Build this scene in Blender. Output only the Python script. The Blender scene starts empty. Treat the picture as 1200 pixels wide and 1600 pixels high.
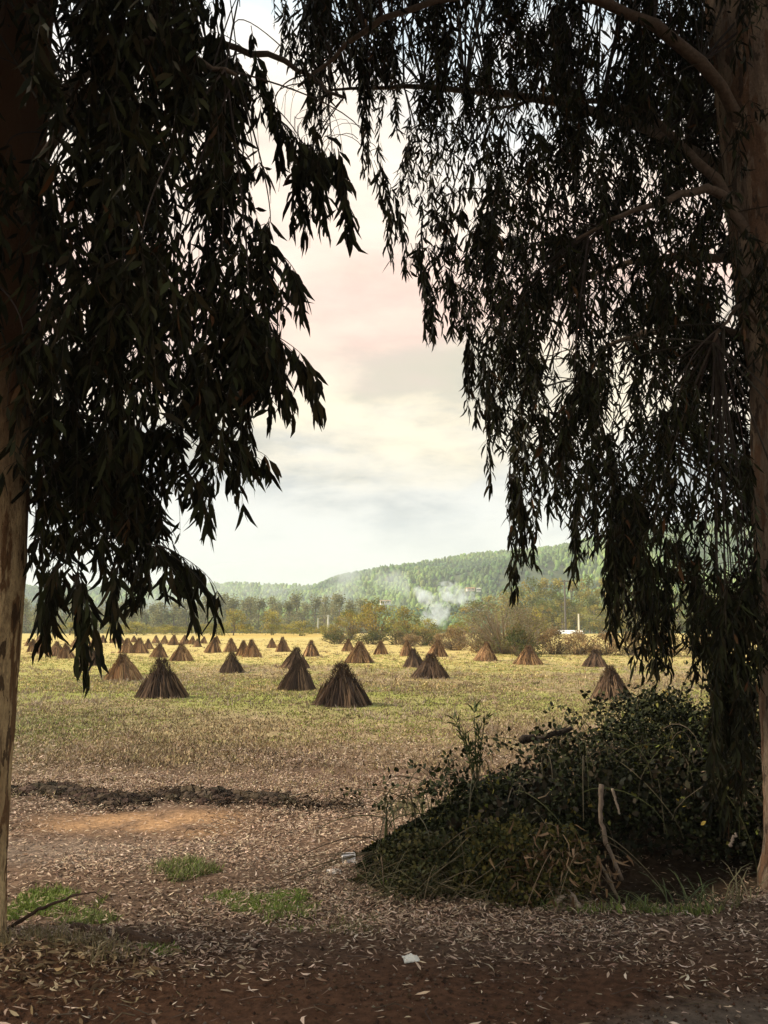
import bpy, math, random
import numpy as np
from mathutils import Vector

# ------------------------------------------------------------------ camera, sky, sun, exposure
scene = bpy.context.scene
col = scene.collection
F, HORIZON, CAM_Z = 1400.0, 970.0, 2.0
PITCH = math.atan((HORIZON - 800) / F)
cam_data = bpy.data.cameras.new('camera')
cam_data.sensor_fit = 'VERTICAL'; cam_data.sensor_height = 36.0; cam_data.lens = F / 1600 * 36.0
cam_data.clip_start = 0.05; cam_data.clip_end = 9000
cam = bpy.data.objects.new('camera', cam_data); col.objects.link(cam)
cam.location = (0, 0, CAM_Z); cam.rotation_euler = (math.pi / 2 + PITCH, 0, 0)
scene.camera = cam
scene.view_settings.view_transform = 'Standard'; scene.view_settings.look = 'None'
scene.view_settings.gamma = 1.0; scene.view_settings.exposure = 0.58
scene.cycles.use_denoising = True
scene.cycles.max_bounces = 6; scene.cycles.diffuse_bounces = 3; scene.cycles.glossy_bounces = 2
scene.cycles.transparent_max_bounces = 8; scene.cycles.volume_bounces = 3
scene.cycles.volume_step_rate = 1.0; scene.cycles.volume_max_steps = 256

SUN_EL, SUN_AZ = math.radians(38), math.radians(272)     # azimuth clockwise from +Y: sun at the left
sun_dir = Vector((math.sin(SUN_AZ) * math.cos(SUN_EL), math.cos(SUN_AZ) * math.cos(SUN_EL), math.sin(SUN_EL)))
sl = bpy.data.lights.new('sun', 'SUN'); sl.energy = 5.0; sl.angle = math.radians(10); sl.color = (1.0, .87, .68)
so = bpy.data.objects.new('sun', sl); col.objects.link(so)
so.rotation_euler = sun_dir.to_track_quat('Z', 'Y').to_euler(); so.location = (-30, -5, 30)

def lin(r, g, b):
    f = lambda c: (c / 255 / 12.92) if c <= 10 else ((c / 255 + .055) / 1.055) ** 2.4
    return (f(r), f(g), f(b))

world = bpy.data.worlds.new('World'); scene.world = world; world.use_nodes = True
nt = world.node_tree; nt.nodes.clear()
def N(t, **kw):
    n = nt.nodes.new(t)
    for k, v in kw.items(): setattr(n, k, v)
    return n
def L(a, b): nt.links.new(a, b)
STR = 0.12
sky = N('ShaderNodeTexSky', sky_type='NISHITA', sun_disc=False)
sky.sun_elevation = SUN_EL; sky.sun_rotation = SUN_AZ
tc = N('ShaderNodeTexCoord'); sep = N('ShaderNodeSeparateXYZ'); L(tc.outputs['Generated'], sep.inputs[0])
mp = N('ShaderNodeMapping'); mp.inputs['Scale'].default_value = (1.0, 1.0, 2.4); L(tc.outputs['Generated'], mp.inputs[0])
n1 = N('ShaderNodeTexNoise'); n1.inputs['Scale'].default_value = 3.6; n1.inputs['Detail'].default_value = 7; n1.inputs['Roughness'].default_value = .52
n1.inputs['Distortion'].default_value = .35; L(mp.outputs[0], n1.inputs['Vector'])
n2 = N('ShaderNodeTexNoise'); n2.inputs['Scale'].default_value = 9.0; n2.inputs['Detail'].default_value = 6; L(mp.outputs[0], n2.inputs['Vector'])
m1 = N('ShaderNodeMath', operation='MULTIPLY_ADD'); L(n1.outputs['Fac'], m1.inputs[0]); m1.inputs[1].default_value = .36; m1.inputs[2].default_value = -.18
m2 = N('ShaderNodeMath', operation='MULTIPLY_ADD'); L(n2.outputs['Fac'], m2.inputs[0]); m2.inputs[1].default_value = .10; m2.inputs[2].default_value = -.05
az = N('ShaderNodeMath', operation='ADD'); L(m1.outputs[0], az.inputs[0]); L(m2.outputs[0], az.inputs[1])
fade = N('ShaderNodeMapRange'); fade.inputs['From Min'].default_value = .03; fade.inputs['From Max'].default_value = .2; L(sep.outputs['Z'], fade.inputs['Value'])
mw = N('ShaderNodeMath', operation='MULTIPLY'); L(az.outputs[0], mw.inputs[0]); L(fade.outputs[0], mw.inputs[1])
zz = N('ShaderNodeMath', operation='ADD'); L(sep.outputs['Z'], zz.inputs[0]); L(mw.outputs[0], zz.inputs[1])
ramp = N('ShaderNodeValToRGB'); L(zz.outputs[0], ramp.inputs[0])
stops = [(0.0, (228, 231, 226)), (.06, (228, 230, 226)), (.12, (226, 228, 226)), (.17, (224, 224, 220)),
         (.20, (238, 230, 212)), (.245, (249, 236, 208)), (.29, (246, 226, 206)), (.34, (252, 216, 200)),
         (.40, (252, 230, 214)), (.46, (254, 241, 224)), (.52, (250, 246, 240)), (.57, (224, 240, 248)), (.75, (204, 220, 232)), (1.0, (172, 192, 210))]
els = ramp.color_ramp.elements
while len(els) < len(stops): els.new(.5)
for e, (p, c) in zip(els, stops): e.position = p; e.color = (*lin(*c), 1)
sc_ = N('ShaderNodeMix', data_type='RGBA', blend_type='MULTIPLY'); sc_.inputs[0].default_value = 1.0
L(ramp.outputs[0], sc_.inputs[6]); sc_.inputs[7].default_value = (.90 / STR, .87 / STR, .845 / STR, 1)
mx = N('ShaderNodeMix', data_type='RGBA'); mx.inputs[0].default_value = .06; L(sc_.outputs[2], mx.inputs[6]); L(sky.outputs[0], mx.inputs[7])
# grey undersides of the cloud banks low in the sky
mp3 = N('ShaderNodeMapping'); mp3.inputs['Scale'].default_value = (1.0, 1.0, 3.3); mp3.inputs['Location'].default_value = (.37, .2, .1); L(tc.outputs['Generated'], mp3.inputs[0])
n3 = N('ShaderNodeTexNoise'); n3.inputs['Scale'].default_value = 4.6; n3.inputs['Detail'].default_value = 8; n3.inputs['Roughness'].default_value = .60; n3.inputs['Distortion'].default_value = .15; L(mp3.outputs[0], n3.inputs['Vector'])
cm_ = N('ShaderNodeMapRange', interpolation_type='SMOOTHSTEP'); cm_.inputs['From Min'].default_value = .40; cm_.inputs['From Max'].default_value = .65; L(n3.outputs['Fac'], cm_.inputs['Value'])
band = N('ShaderNodeValToRGB'); L(zz.outputs[0], band.inputs[0]); be = band.color_ramp.elements
bst = [(.05, .2), (.11, .55), (.155, 1.0), (.20, .9), (.27, .65), (.36, .38), (.5, .3), (.7, .5)]
while len(be) < len(bst): be.new(.5)
for e, (p, v) in zip(be, bst): e.position = p; e.color = (v, v, v, 1)
cf = N('ShaderNodeMath', operation='MULTIPLY_ADD'); L(cm_.outputs[0], cf.inputs[0]); cf.inputs[1].default_value = .92; cf.inputs[2].default_value = .08
cff = N('ShaderNodeMath', operation='MULTIPLY'); L(cf.outputs[0], cff.inputs[0]); L(band.outputs[0], cff.inputs[1])
shd = N('ShaderNodeMix', data_type='RGBA', blend_type='MULTIPLY'); L(cff.outputs[0], shd.inputs[0]); L(mx.outputs[2], shd.inputs[6]); shd.inputs[7].default_value = (.47, .52, .59, 1)
bg = N('ShaderNodeBackground'); bg.inputs['Strength'].default_value = STR; L(shd.outputs[2], bg.inputs['Color'])
wo = N('ShaderNodeOutputWorld'); L(bg.outputs[0], wo.inputs[0])

# ------------------------------------------------------------------ helpers
R = np.random.default_rng(7); random.seed(7)
CP, SP = math.cos(PITCH), math.sin(PITCH)
def ray(px, py):
    x = (px - 600) / F; y = (800 - py) / F
    d = np.array([x, CP - y * SP, SP + y * CP]); return d / d[1]
def at(px, py, Y):                 # the point seen at a photo pixel, at distance Y
    return np.array([0, 0, CAM_Z]) + ray(px, py) * Y
def on_ground(px, py, z=0.0):
    d = ray(px, py); return np.array([0, 0, CAM_Z]) + d * ((z - CAM_Z) / d[2])
def proj(P):
    P = np.asarray(P); y = P[..., 1]; z = P[..., 2] - CAM_Z
    d = y * CP + z * SP; v = -y * SP + z * CP
    d2 = np.where(np.abs(d) < 1e-4, 1e-4, d)
    return 600 + F * P[..., 0] / d2, 800 - F * v / d2, d
def inside(poly, x, y):
    poly = np.asarray(poly, float); res = np.zeros(np.shape(x), bool); n = len(poly); j = n - 1
    for i in range(n):
        xi, yi = poly[i]; xj, yj = poly[j]
        if yi != yj:
            c = ((yi > y) != (yj > y)) & (x < (xj - xi) * (y - yi) / (yj - yi) + xi); res ^= c
        j = i
    return res
def hash2(ix, iy, seed):
    h = (ix.astype(np.int64) * 374761393 + iy.astype(np.int64) * 668265263 + seed * 982451653) & 0x7fffffff
    h = ((h ^ (h >> 13)) * 1274126177) & 0x7fffffff
    return ((h ^ (h >> 16)) & 0xffff) / 65535.0
def vnoise(x, y, seed=0):
    x = np.asarray(x, float); y = np.asarray(y, float)
    ix = np.floor(x).astype(np.int64); iy = np.floor(y).astype(np.int64); fx = x - ix; fy = y - iy
    fx = fx * fx * (3 - 2 * fx); fy = fy * fy * (3 - 2 * fy)
    a = hash2(ix, iy, seed); b = hash2(ix + 1, iy, seed); c = hash2(ix, iy + 1, seed); d = hash2(ix + 1, iy + 1, seed)
    return (a * (1 - fx) + b * fx) * (1 - fy) + (c * (1 - fx) + d * fx) * fy
def fbm(x, y, seed=0, o=4):
    s = 0; a = .5; t = 0
    for k in range(o):
        s = s + a * vnoise(x * 2 ** k, y * 2 ** k, seed + k * 17); t += a; a *= .5
    return s / t
def sstep(a, b, x): t = np.clip((x - a) / (b - a), 0, 1); return t * t * (3 - 2 * t)
def unit(v): return v / np.maximum(np.linalg.norm(v, axis=-1, keepdims=True), 1e-9)
def jitter(c, n, amt=.25, hue=.08):
    c = np.asarray(c, float); k = 1 + R.uniform(-amt, amt, (n, 1)); return np.clip(c[None] * k * (1 + R.uniform(-hue, hue, (n, 3))), 0.004, .9)
def pick(cols, n, amt=.2, p=None):
    cols = np.asarray(cols, float); i = R.choice(len(cols), n, p=p)
    return np.clip(cols[i] * (1 + R.uniform(-amt, amt, (n, 1))) * (1 + R.uniform(-.06, .06, (n, 3))), .004, .9)

class MB:
    def __init__(s): s.v = []; s.c = []; s.f = {}; s.n = 0
    def add(s, V, faces, C=(1, 1, 1)):
        V = np.asarray(V, float).reshape(-1, 3); C = np.asarray(C, float)
        if C.ndim == 1: C = np.repeat(C[None], len(V), 0)
        for fa in faces:
            fa = np.asarray(fa, np.int64)
            if fa.size: s.f.setdefault(fa.shape[1], []).append(fa + s.n)
        s.v.append(V); s.c.append(C); s.n += len(V)
    def build(s, name, mat, parent=None, smooth=False):
        V = np.concatenate(s.v); C = np.concatenate(s.c); me = bpy.data.meshes.new(name)
        groups = [(k, np.concatenate(fs)) for k, fs in s.f.items()]
        nl = sum(k * len(a) for k, a in groups); nf = sum(len(a) for _, a in groups)
        me.vertices.add(len(V)); me.vertices.foreach_set('co', V.astype(np.float32).ravel())
        me.loops.add(nl); me.loops.foreach_set('vertex_index', np.concatenate([a.ravel() for _, a in groups]).astype(np.int32))
        me.polygons.add(nf)
        tot = np.concatenate([np.full(len(a), k) for k, a in groups]).astype(np.int32)
        st = np.concatenate([[0], np.cumsum(tot)[:-1]]).astype(np.int32)
        me.polygons.foreach_set('loop_start', st); me.polygons.foreach_set('loop_total', tot)
        me.polygons.foreach_set('use_smooth', np.full(nf, smooth))
        me.update(calc_edges=True)
        a = me.attributes.new('col', 'FLOAT_COLOR', 'POINT')
        a.data.foreach_set('color', np.concatenate([C, np.ones((len(C), 1))], 1).astype(np.float32).ravel())
        me.materials.append(mat)
        o = bpy.data.objects.new(name, me); col.objects.link(o)
        if parent is not None: o.parent = parent
        return o
    def leaves(s, B, D, S, ln, wd, curve, C):
        """lance-shaped leaves: base B, direction D, side S; three faces each"""
        n = len(B); D = unit(D); S = unit(S - D * np.sum(S * D, 1, keepdims=True)); ln = np.broadcast_to(ln, n)[:, None]; wd = np.broadcast_to(wd, n)[:, None]
        cv = np.broadcast_to(curve, n)[:, None]; nn = np.cross(D, S)
        V = np.empty((n, 6, 3))
        V[:, 0] = B
        m1 = B + D * ln * .35 + S * cv * ln * .5 + nn * cv * ln * .25; m2 = B + D * ln * .7 + S * cv * ln * .55 + nn * cv * ln * .2
        V[:, 1] = m1 - S * wd * .5; V[:, 2] = m1 + S * wd * .5; V[:, 3] = m2 - S * wd * .36; V[:, 4] = m2 + S * wd * .36
        V[:, 5] = B + D * ln
        i = np.arange(n)[:, None] * 6
        s.add(V, [i + np.array([[0, 2, 1]]), i + np.array([[1, 2, 4, 3]]), i + np.array([[3, 4, 5]])], np.repeat(C, 6, 0))
    def blades(s, B, D, S, ln, wd, C, bend=0.3):
        n = len(B); D = unit(D); S = unit(S); ln = np.broadcast_to(ln, n)[:, None]; wd = np.broadcast_to(wd, n)[:, None]
        out = np.cross(D, S); V = np.empty((n, 5, 3))
        V[:, 0] = B - S * wd * .5; V[:, 1] = B + S * wd * .5
        m = B + D * ln * .55 + out * ln * bend * .2; V[:, 2] = m + S * wd * .35; V[:, 3] = m - S * wd * .35
        V[:, 4] = B + D * ln * .95 + out * ln * bend
        i = np.arange(n)[:, None] * 5
        s.add(V, [i + np.array([[0, 1, 2, 3]]), i + np.array([[3, 2, 4]])], np.repeat(C, 5, 0))
    def tube(s, P, r, sides=5, C=(1, 1, 1), cap=True):
        P = np.asarray(P, float); n = len(P); r = np.broadcast_to(r, n)
        T = unit(np.gradient(P, axis=0)); ref = np.array([0, 0, 1.0]) if abs(T[:, 2].mean()) < .8 else np.array([1.0, 0, 0])
        A = unit(np.cross(T, ref)); Bv = np.cross(T, A); th = np.arange(sides) * 2 * math.pi / sides
        V = P[:, None] + r[:, None, None] * (np.cos(th)[None, :, None] * A[:, None] + np.sin(th)[None, :, None] * Bv[:, None])
        i = np.arange(n - 1)[:, None] * sides; j = np.arange(sides)[None]; k = (j + 1) % sides
        q = np.stack([i + j, i + k, i + sides + k, i + sides + j], -1).reshape(-1, 4)
        fs = [q]
        if cap: fs += [np.arange(sides)[None, ::-1], (np.arange(sides) + (n - 1) * sides)[None]]
        s.add(V.reshape(-1, 3), fs, C)
    def box(s, lo, hi, C=(1, 1, 1)):
        x0, y0, z0 = lo; x1, y1, z1 = hi
        V = [(x0, y0, z0), (x1, y0, z0), (x1, y1, z0), (x0, y1, z0), (x0, y0, z1), (x1, y0, z1), (x1, y1, z1), (x0, y1, z1)]
        s.add(V, [[(0, 3, 2, 1), (4, 5, 6, 7), (0, 1, 5, 4), (1, 2, 6, 5), (2, 3, 7, 6), (3, 0, 4, 7)]], C)

def tag(o, label=None, cat=None, group=None, kind=None):
    if label: o['label'] = label
    if cat: o['category'] = cat
    if group: o['group'] = group
    if kind: o['kind'] = kind
    return o
def empty(name, loc, rz=0.0):
    o = bpy.data.objects.new(name, None); col.objects.link(o); o.location = tuple(loc); o.rotation_euler = (0, 0, rz); o.empty_display_size = .2; return o
def dup(root, loc, rz=0.0, scale=(1, 1, 1)):
    r = root.copy(); col.objects.link(r); r.location = tuple(loc); r.rotation_euler = (0, 0, rz); r.scale = scale
    for ch in list(root.children):
        c = ch.copy(); col.objects.link(c); c.parent = r
    return r
def bezier(P0, P1, P2, P3, n):
    t = np.linspace(0, 1, n)[:, None]
    return (1 - t) ** 3 * P0 + 3 * (1 - t) ** 2 * t * P1 + 3 * (1 - t) * t * t * P2 + t ** 3 * P3

# ------------------------------------------------------------------ materials
def new_mat(name):
    m = bpy.data.materials.new(name); m.use_nodes = True; t = m.node_tree
    b = t.nodes['Principled BSDF']; return m, t, b
def col_mat(name, rough=.8, spec=.2, nscale=None, namt=.35, bump=0.0, bscale=60, translucent=0.0):
    """base colour from the 'col' attribute, varied by noise"""
    m, t, b = new_mat(name); at_ = t.nodes.new('ShaderNodeAttribute'); at_.attribute_name = 'col'
    b.inputs['Roughness'].default_value = rough; b.inputs['Specular IOR Level'].default_value = spec
    src = at_.outputs['Color']
    geo = t.nodes.new('ShaderNodeNewGeometry')
    if nscale:
        nz = t.nodes.new('ShaderNodeTexNoise'); nz.inputs['Scale'].default_value = nscale; nz.inputs['Detail'].default_value = 6; nz.inputs['Roughness'].default_value = .65
        t.links.new(geo.outputs['Position'], nz.inputs['Vector'])
        mr = t.nodes.new('ShaderNodeMapRange'); mr.inputs['From Min'].default_value = .3; mr.inputs['From Max'].default_value = .7
        mr.inputs['To Min'].default_value = 1 - namt; mr.inputs['To Max'].default_value = 1 + namt; t.links.new(nz.outputs['Fac'], mr.inputs['Value'])
        mu = t.nodes.new('ShaderNodeMix'); mu.data_type = 'RGBA'; mu.blend_type = 'MULTIPLY'; mu.inputs[0].default_value = 1
        t.links.new(src, mu.inputs[6]); t.links.new(mr.outputs[0], mu.inputs[7]); src = mu.outputs[2]
    t.links.new(src, b.inputs['Base Color'])
    if bump:
        nb = t.nodes.new('ShaderNodeTexNoise'); nb.inputs['Scale'].default_value = bscale; nb.inputs['Detail'].default_value = 8; nb.inputs['Roughness'].default_value = .7
        t.links.new(geo.outputs['Position'], nb.inputs['Vector'])
        bp = t.nodes.new('ShaderNodeBump'); bp.inputs['Strength'].default_value = bump; bp.inputs['Distance'].default_value = .03
        t.links.new(nb.outputs['Fac'], bp.inputs['Height']); t.links.new(bp.outputs[0], b.inputs['Normal'])
    if translucent:
        tl = t.nodes.new('ShaderNodeBsdfTranslucent'); t.links.new(src, tl.inputs['Color']); ms = t.nodes.new('ShaderNodeMixShader'); ms.inputs[0].default_value = translucent
        t.links.new(b.outputs[0], ms.inputs[1]); t.links.new(tl.outputs[0], ms.inputs[2]); t.links.new(ms.outputs[0], t.nodes['Material Output'].inputs['Surface'])
    return m
M_leaf = col_mat('eucalyptus_leaf', .6, .06)
M_herb = col_mat('bramble_leaf', .65, .12)
M_dry = col_mat('dry_stalk', .85, .1)
M_far = col_mat('distant_foliage', .85, .1, .8, .25, translucent=.38)
M_hill = col_mat('forest_foliage', .85, .1, .06, .25)
M_wood = col_mat('branch_wood', .85, .15, 30, .35, .5, 60)
M_ground = col_mat('soil', .95, .08, 17, .5, .9, 34)
M_heap = col_mat('dark_soil', .95, .08, 14, .5, .9, 30)
M_litter = col_mat('dead_leaf', .75, .15)
M_plain = col_mat('weathered_paint', .7, .2, 3, .15)
M_grass = col_mat('grass_blade', .6, .2)

def bark_mat(name, light, mid, dark, red, shade_z):
    m, t, b = new_mat(name); geo = t.nodes.new('ShaderNodeNewGeometry'); b.inputs['Roughness'].default_value = .85; b.inputs['Specular IOR Level'].default_value = .15
    def nz(scale, vec, det=6, ro=.6):
        mp = t.nodes.new('ShaderNodeMapping'); mp.inputs['Scale'].default_value = vec; t.links.new(geo.outputs['Position'], mp.inputs[0])
        n = t.nodes.new('ShaderNodeTexNoise'); n.inputs['Scale'].default_value = scale; n.inputs['Detail'].default_value = det; n.inputs['Roughness'].default_value = ro
        t.links.new(mp.outputs[0], n.inputs['Vector']); return n
    def mix(fac, a, c):
        x = t.nodes.new('ShaderNodeMix'); x.data_type = 'RGBA'
        t.links.new(fac, x.inputs[0])
        for sock, v in ((x.inputs[6], a), (x.inputs[7], c)):
            if isinstance(v, tuple): sock.default_value = (*v, 1)
            else: t.links.new(v, sock)
        return x.outputs[2]
    def rng(n, a, c, k=1.0):
        r = t.nodes.new('ShaderNodeMapRange'); r.inputs['From Min'].default_value = a; r.inputs['From Max'].default_value = c; r.inputs['To Max'].default_value = k
        t.links.new(n.outputs['Fac'], r.inputs['Value']); return r.outputs[0]
    a = nz(5, (1, 1, .35)); p = nz(4.5, (1.3, 1.3, .32), 5); q = nz(16, (1.2, 1.2, .12), 4, .7); d = nz(45, (1, 1, .5), 8, .7)
    c = mix(rng(a, .38, .62), light, mid)
    c = mix(rng(p, .50, .535), c, red)
    p2 = nz(9, (1.2, 1.2, .45), 4); c = mix(rng(p2, .58, .60, .9), c, dark)
    p3 = nz(6, (1.2, 1.2, .3), 5); c = mix(rng(p3, .56, .58, .7), c, (min(1, light[0] * 1.3), light[1] * 1.3, light[2] * 1.3))
    c = mix(rng(q, .58, .66, .8), c, dark)
    c = mix(rng(d, .45, .72, .6), c, dark)
    q2 = nz(38, (1.3, 1.3, .06), 5, .75); c = mix(rng(q2, .58, .66, .75), c, dark)
    if shade_z:       # ragged crown shade painted into the bark above a given height
        sx = t.nodes.new('ShaderNodeSeparateXYZ'); t.links.new(geo.outputs['Position'], sx.inputs[0])
        ad = t.nodes.new('ShaderNodeMath'); ad.operation = 'MULTIPLY_ADD'; t.links.new(p.outputs['Fac'], ad.inputs[0]); ad.inputs[1].default_value = 2.2; t.links.new(sx.outputs['Z'], ad.inputs[2])
        r = t.nodes.new('ShaderNodeMapRange'); r.inputs['From Min'].default_value = shade_z + 1.0; r.inputs['From Max'].default_value = shade_z + 2.3; t.links.new(ad.outputs[0], r.inputs['Value'])
        c = mix(r.outputs[0], c, (dark[0] * 1.5, dark[1] * 1.3, dark[2] * 1.2))
    t.links.new(c, b.inputs['Base Color'])
    bp = t.nodes.new('ShaderNodeBump'); bp.inputs['Strength'].default_value = 1.0; bp.inputs['Distance'].default_value = .03
    mm = t.nodes.new('ShaderNodeMath'); mm.operation = 'ADD'; t.links.new(q.outputs['Fac'], mm.inputs[0]); t.links.new(d.outputs['Fac'], mm.inputs[1])
    t.links.new(mm.outputs[0], bp.inputs['Height']); t.links.new(bp.outputs[0], b.inputs['Normal'])
    return m
M_bark_tan = bark_mat('tan_peeling_bark', (.58, .43, .23), (.42, .29, .15), (.07, .04, .02), (.20, .11, .05), 2.35)
M_bark_grey = bark_mat('grey_peeling_bark', (.34, .25, .17), (.22, .16, .115), (.08, .055, .04), (.21, .12, .07), 0)

# ------------------------------------------------------------------ ground, hills
def gz(x, y):
    x = np.asarray(x, float); y = np.asarray(y, float)
    near = 1 - sstep(14, 40, y)
    z = near * ((fbm(x * .7, y * .7, 3) - .5) * .10 + (fbm(x * 4, y * 4, 5, 3) - .5) * .035)
    z = z + (1 - near) * (fbm(x * .12, y * .12, 8) - .5) * .25 * sstep(14, 40, y)
    z = z + .10 * np.exp(-((x + 2.1) ** 2 / .6 + (y - 5.45) ** 2 / .2))        # litter heaped at the foot of the tree
    z = z - .28 * np.exp(-((x - 2.2) ** 2 / 1.0 + (y - 7.6) ** 2 / .5))         # hollow under the brambles
    return z - 5.0 * sstep(140, 260, y)
def axis(parts):
    a = []
    for lo, hi, st in parts: a += list(np.arange(lo, hi, st))
    return np.array(a)
def grow(start, step, end, k=1.07):
    a = [start]
    while a[-1] < end: step *= k; a.append(a[-1] + step)
    return np.array(a)
gx = axis([(-9, 9, .07)]); gx = np.concatenate([-grow(9, .07, 3000, 1.09)[::-1], gx[1:], grow(9, .07, 3000, 1.09)])
gy = axis([(2.6, 15, .06)]); gy = np.concatenate([2.6 - grow(0, .06, 300, 1.15)[1:][::-1], gy, grow(15, .06, 3500, 1.035)])
X, Y = np.meshgrid(gx, gy); Z = gz(X, Y)
def mixc(c, w, k): return c * (1 - w[..., None]) + np.asarray(k, float) * w[..., None]
SOIL = (.086, .043, .024); LIT = (.15, .096, .064); SAND = (.42, .25, .13); WEED = (.29, .22, .115); GREEN = (.26, .26, .07); STRAW = (.52, .41, .155); GOLD = (.50, .36, .11); GRAV = (.115, .088, .066)
C = np.zeros(X.shape + (3,)) + np.array(LIT)
nA = fbm(X * .5, Y * .5, 21); nB = fbm(X * .16, Y * .11, 31); nC = fbm(X * 2.2, Y * 2.2, 41)
C = mixc(C, sstep(.42, .62, nC) * .5, (.085, .055, .038))
edge = 5.75 + (nA - .5) * 1.0 + .04 * (X - .5)
C = mixc(C, 1 - sstep(-.5, .6, Y - edge + (nC - .5) * .7), SOIL)
C = mixc(C, (1 - sstep(-.1, .25, (Y - 4.95) + .25 * (2.0 - X) + (nA - .5) * .5)) * sstep(.6, 1.4, X), GRAV)      # gravel verge of the road
rdg = np.exp(-((Y - (10.25 + .12 * np.sin(X * 2.1) - .12 * (X + 2))) / .28) ** 2) * (1 - sstep(-.5, .3, X)) * (.35 + .65 * sstep(.38, .55, nC)); C = mixc(C, rdg * .85, (.05, .036, .025))
sand = np.exp(-(((X + 2.4) / 1.0) ** 4 + ((Y - 9.25) / .5) ** 4)) * sstep(.34, .60, .5 * nA + .5 * nC); C = mixc(C, sand, SAND)
grey = np.exp(-(((X + 2.8) / 1.6) ** 4 + ((Y - 8.1) / .45) ** 4)) * .5; C = mixc(C, grey, (.24, .19, .15))
w = sstep(12, 17, Y + (nA - .5) * 5); C = mixc(C, w, WEED)
C = mixc(C, sstep(17, 24, Y) * sstep(.38, .54, nB), GREEN)
C = mixc(C, np.exp(-(((X + 7.5) / 3) ** 2 + ((Y - 16.5) / 4) ** 2)) * .8, (.12, .15, .05))
C = mixc(C, sstep(30, 52, Y + (nB - .5) * 26) * .9, STRAW)
C = mixc(C, sstep(102, 112, Y) * (1 - sstep(150, 165, Y)) * sstep(-27, -22, X) * (1 - sstep(-9, -6, X)), GOLD)
C = mixc(C, sstep(150, 175, Y), (.10, .11, .04))
ny, nx = X.shape
C = mixc(C, sstep(.2, .8, X) * np.exp(-(np.clip(np.abs(Y - 8.6) - 1.3, 0, 9) / .25) ** 2) * .85, (.035, .025, .016))    # leaf mould plus shade painted into the ground under the brambles
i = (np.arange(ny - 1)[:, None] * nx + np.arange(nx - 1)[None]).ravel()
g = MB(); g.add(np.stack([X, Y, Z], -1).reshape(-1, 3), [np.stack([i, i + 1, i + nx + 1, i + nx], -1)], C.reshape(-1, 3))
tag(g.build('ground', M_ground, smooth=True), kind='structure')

prof_x = np.array([-900, -260, -160, -110, -80, -62, -42, -24, 0, 30, 61, 91, 121, 152, 182, 203, 250, 364, 700, 1200])
prof_z = np.array([8, 9, 12, 19, 27, 37, 46, 50, 55, 59, 63, 67, 69, 72, 77, 82, 91, 109, 130, 120.])
def hz(x, y):
    p = np.interp(x, prof_x, prof_z); t = np.clip((y - 330) / 520, 0, 1); s = t ** 1.15
    back = 1 - .45 * sstep(860, 1500, y)
    h = p * s * back + (fbm(x * .011, y * .011, 61, 3) - .5) * 44 * np.sin(math.pi * np.clip(t, 0, 1)) * np.clip(p / 60, .2, 1)
    low = (46 + 10 * (fbm(x * .008, y * 0, 77, 3) - .5)) * np.exp(-((y - 1150) / 190) ** 2) * (1 - sstep(-60, 120, x))
    return -5.2 + np.maximum(h, low)
hx = np.arange(-900, 1200, 14.0); hy = np.arange(300, 1500, 14.0); HX, HY = np.meshgrid(hx, hy)
HC = np.zeros(HX.shape + (3,)) + np.array((.06, .075, .03)); g = MB(); ny, nx = HX.shape
i = (np.arange(ny - 1)[:, None] * nx + np.arange(nx - 1)[None]).ravel()
g.add(np.stack([HX, HY, hz(HX, HY)], -1).reshape(-1, 3), [np.stack([i, i + 1, i + nx + 1, i + nx], -1)], HC.reshape(-1, 3))
tag(g.build('hills', M_hill, smooth=True), kind='structure')

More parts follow.
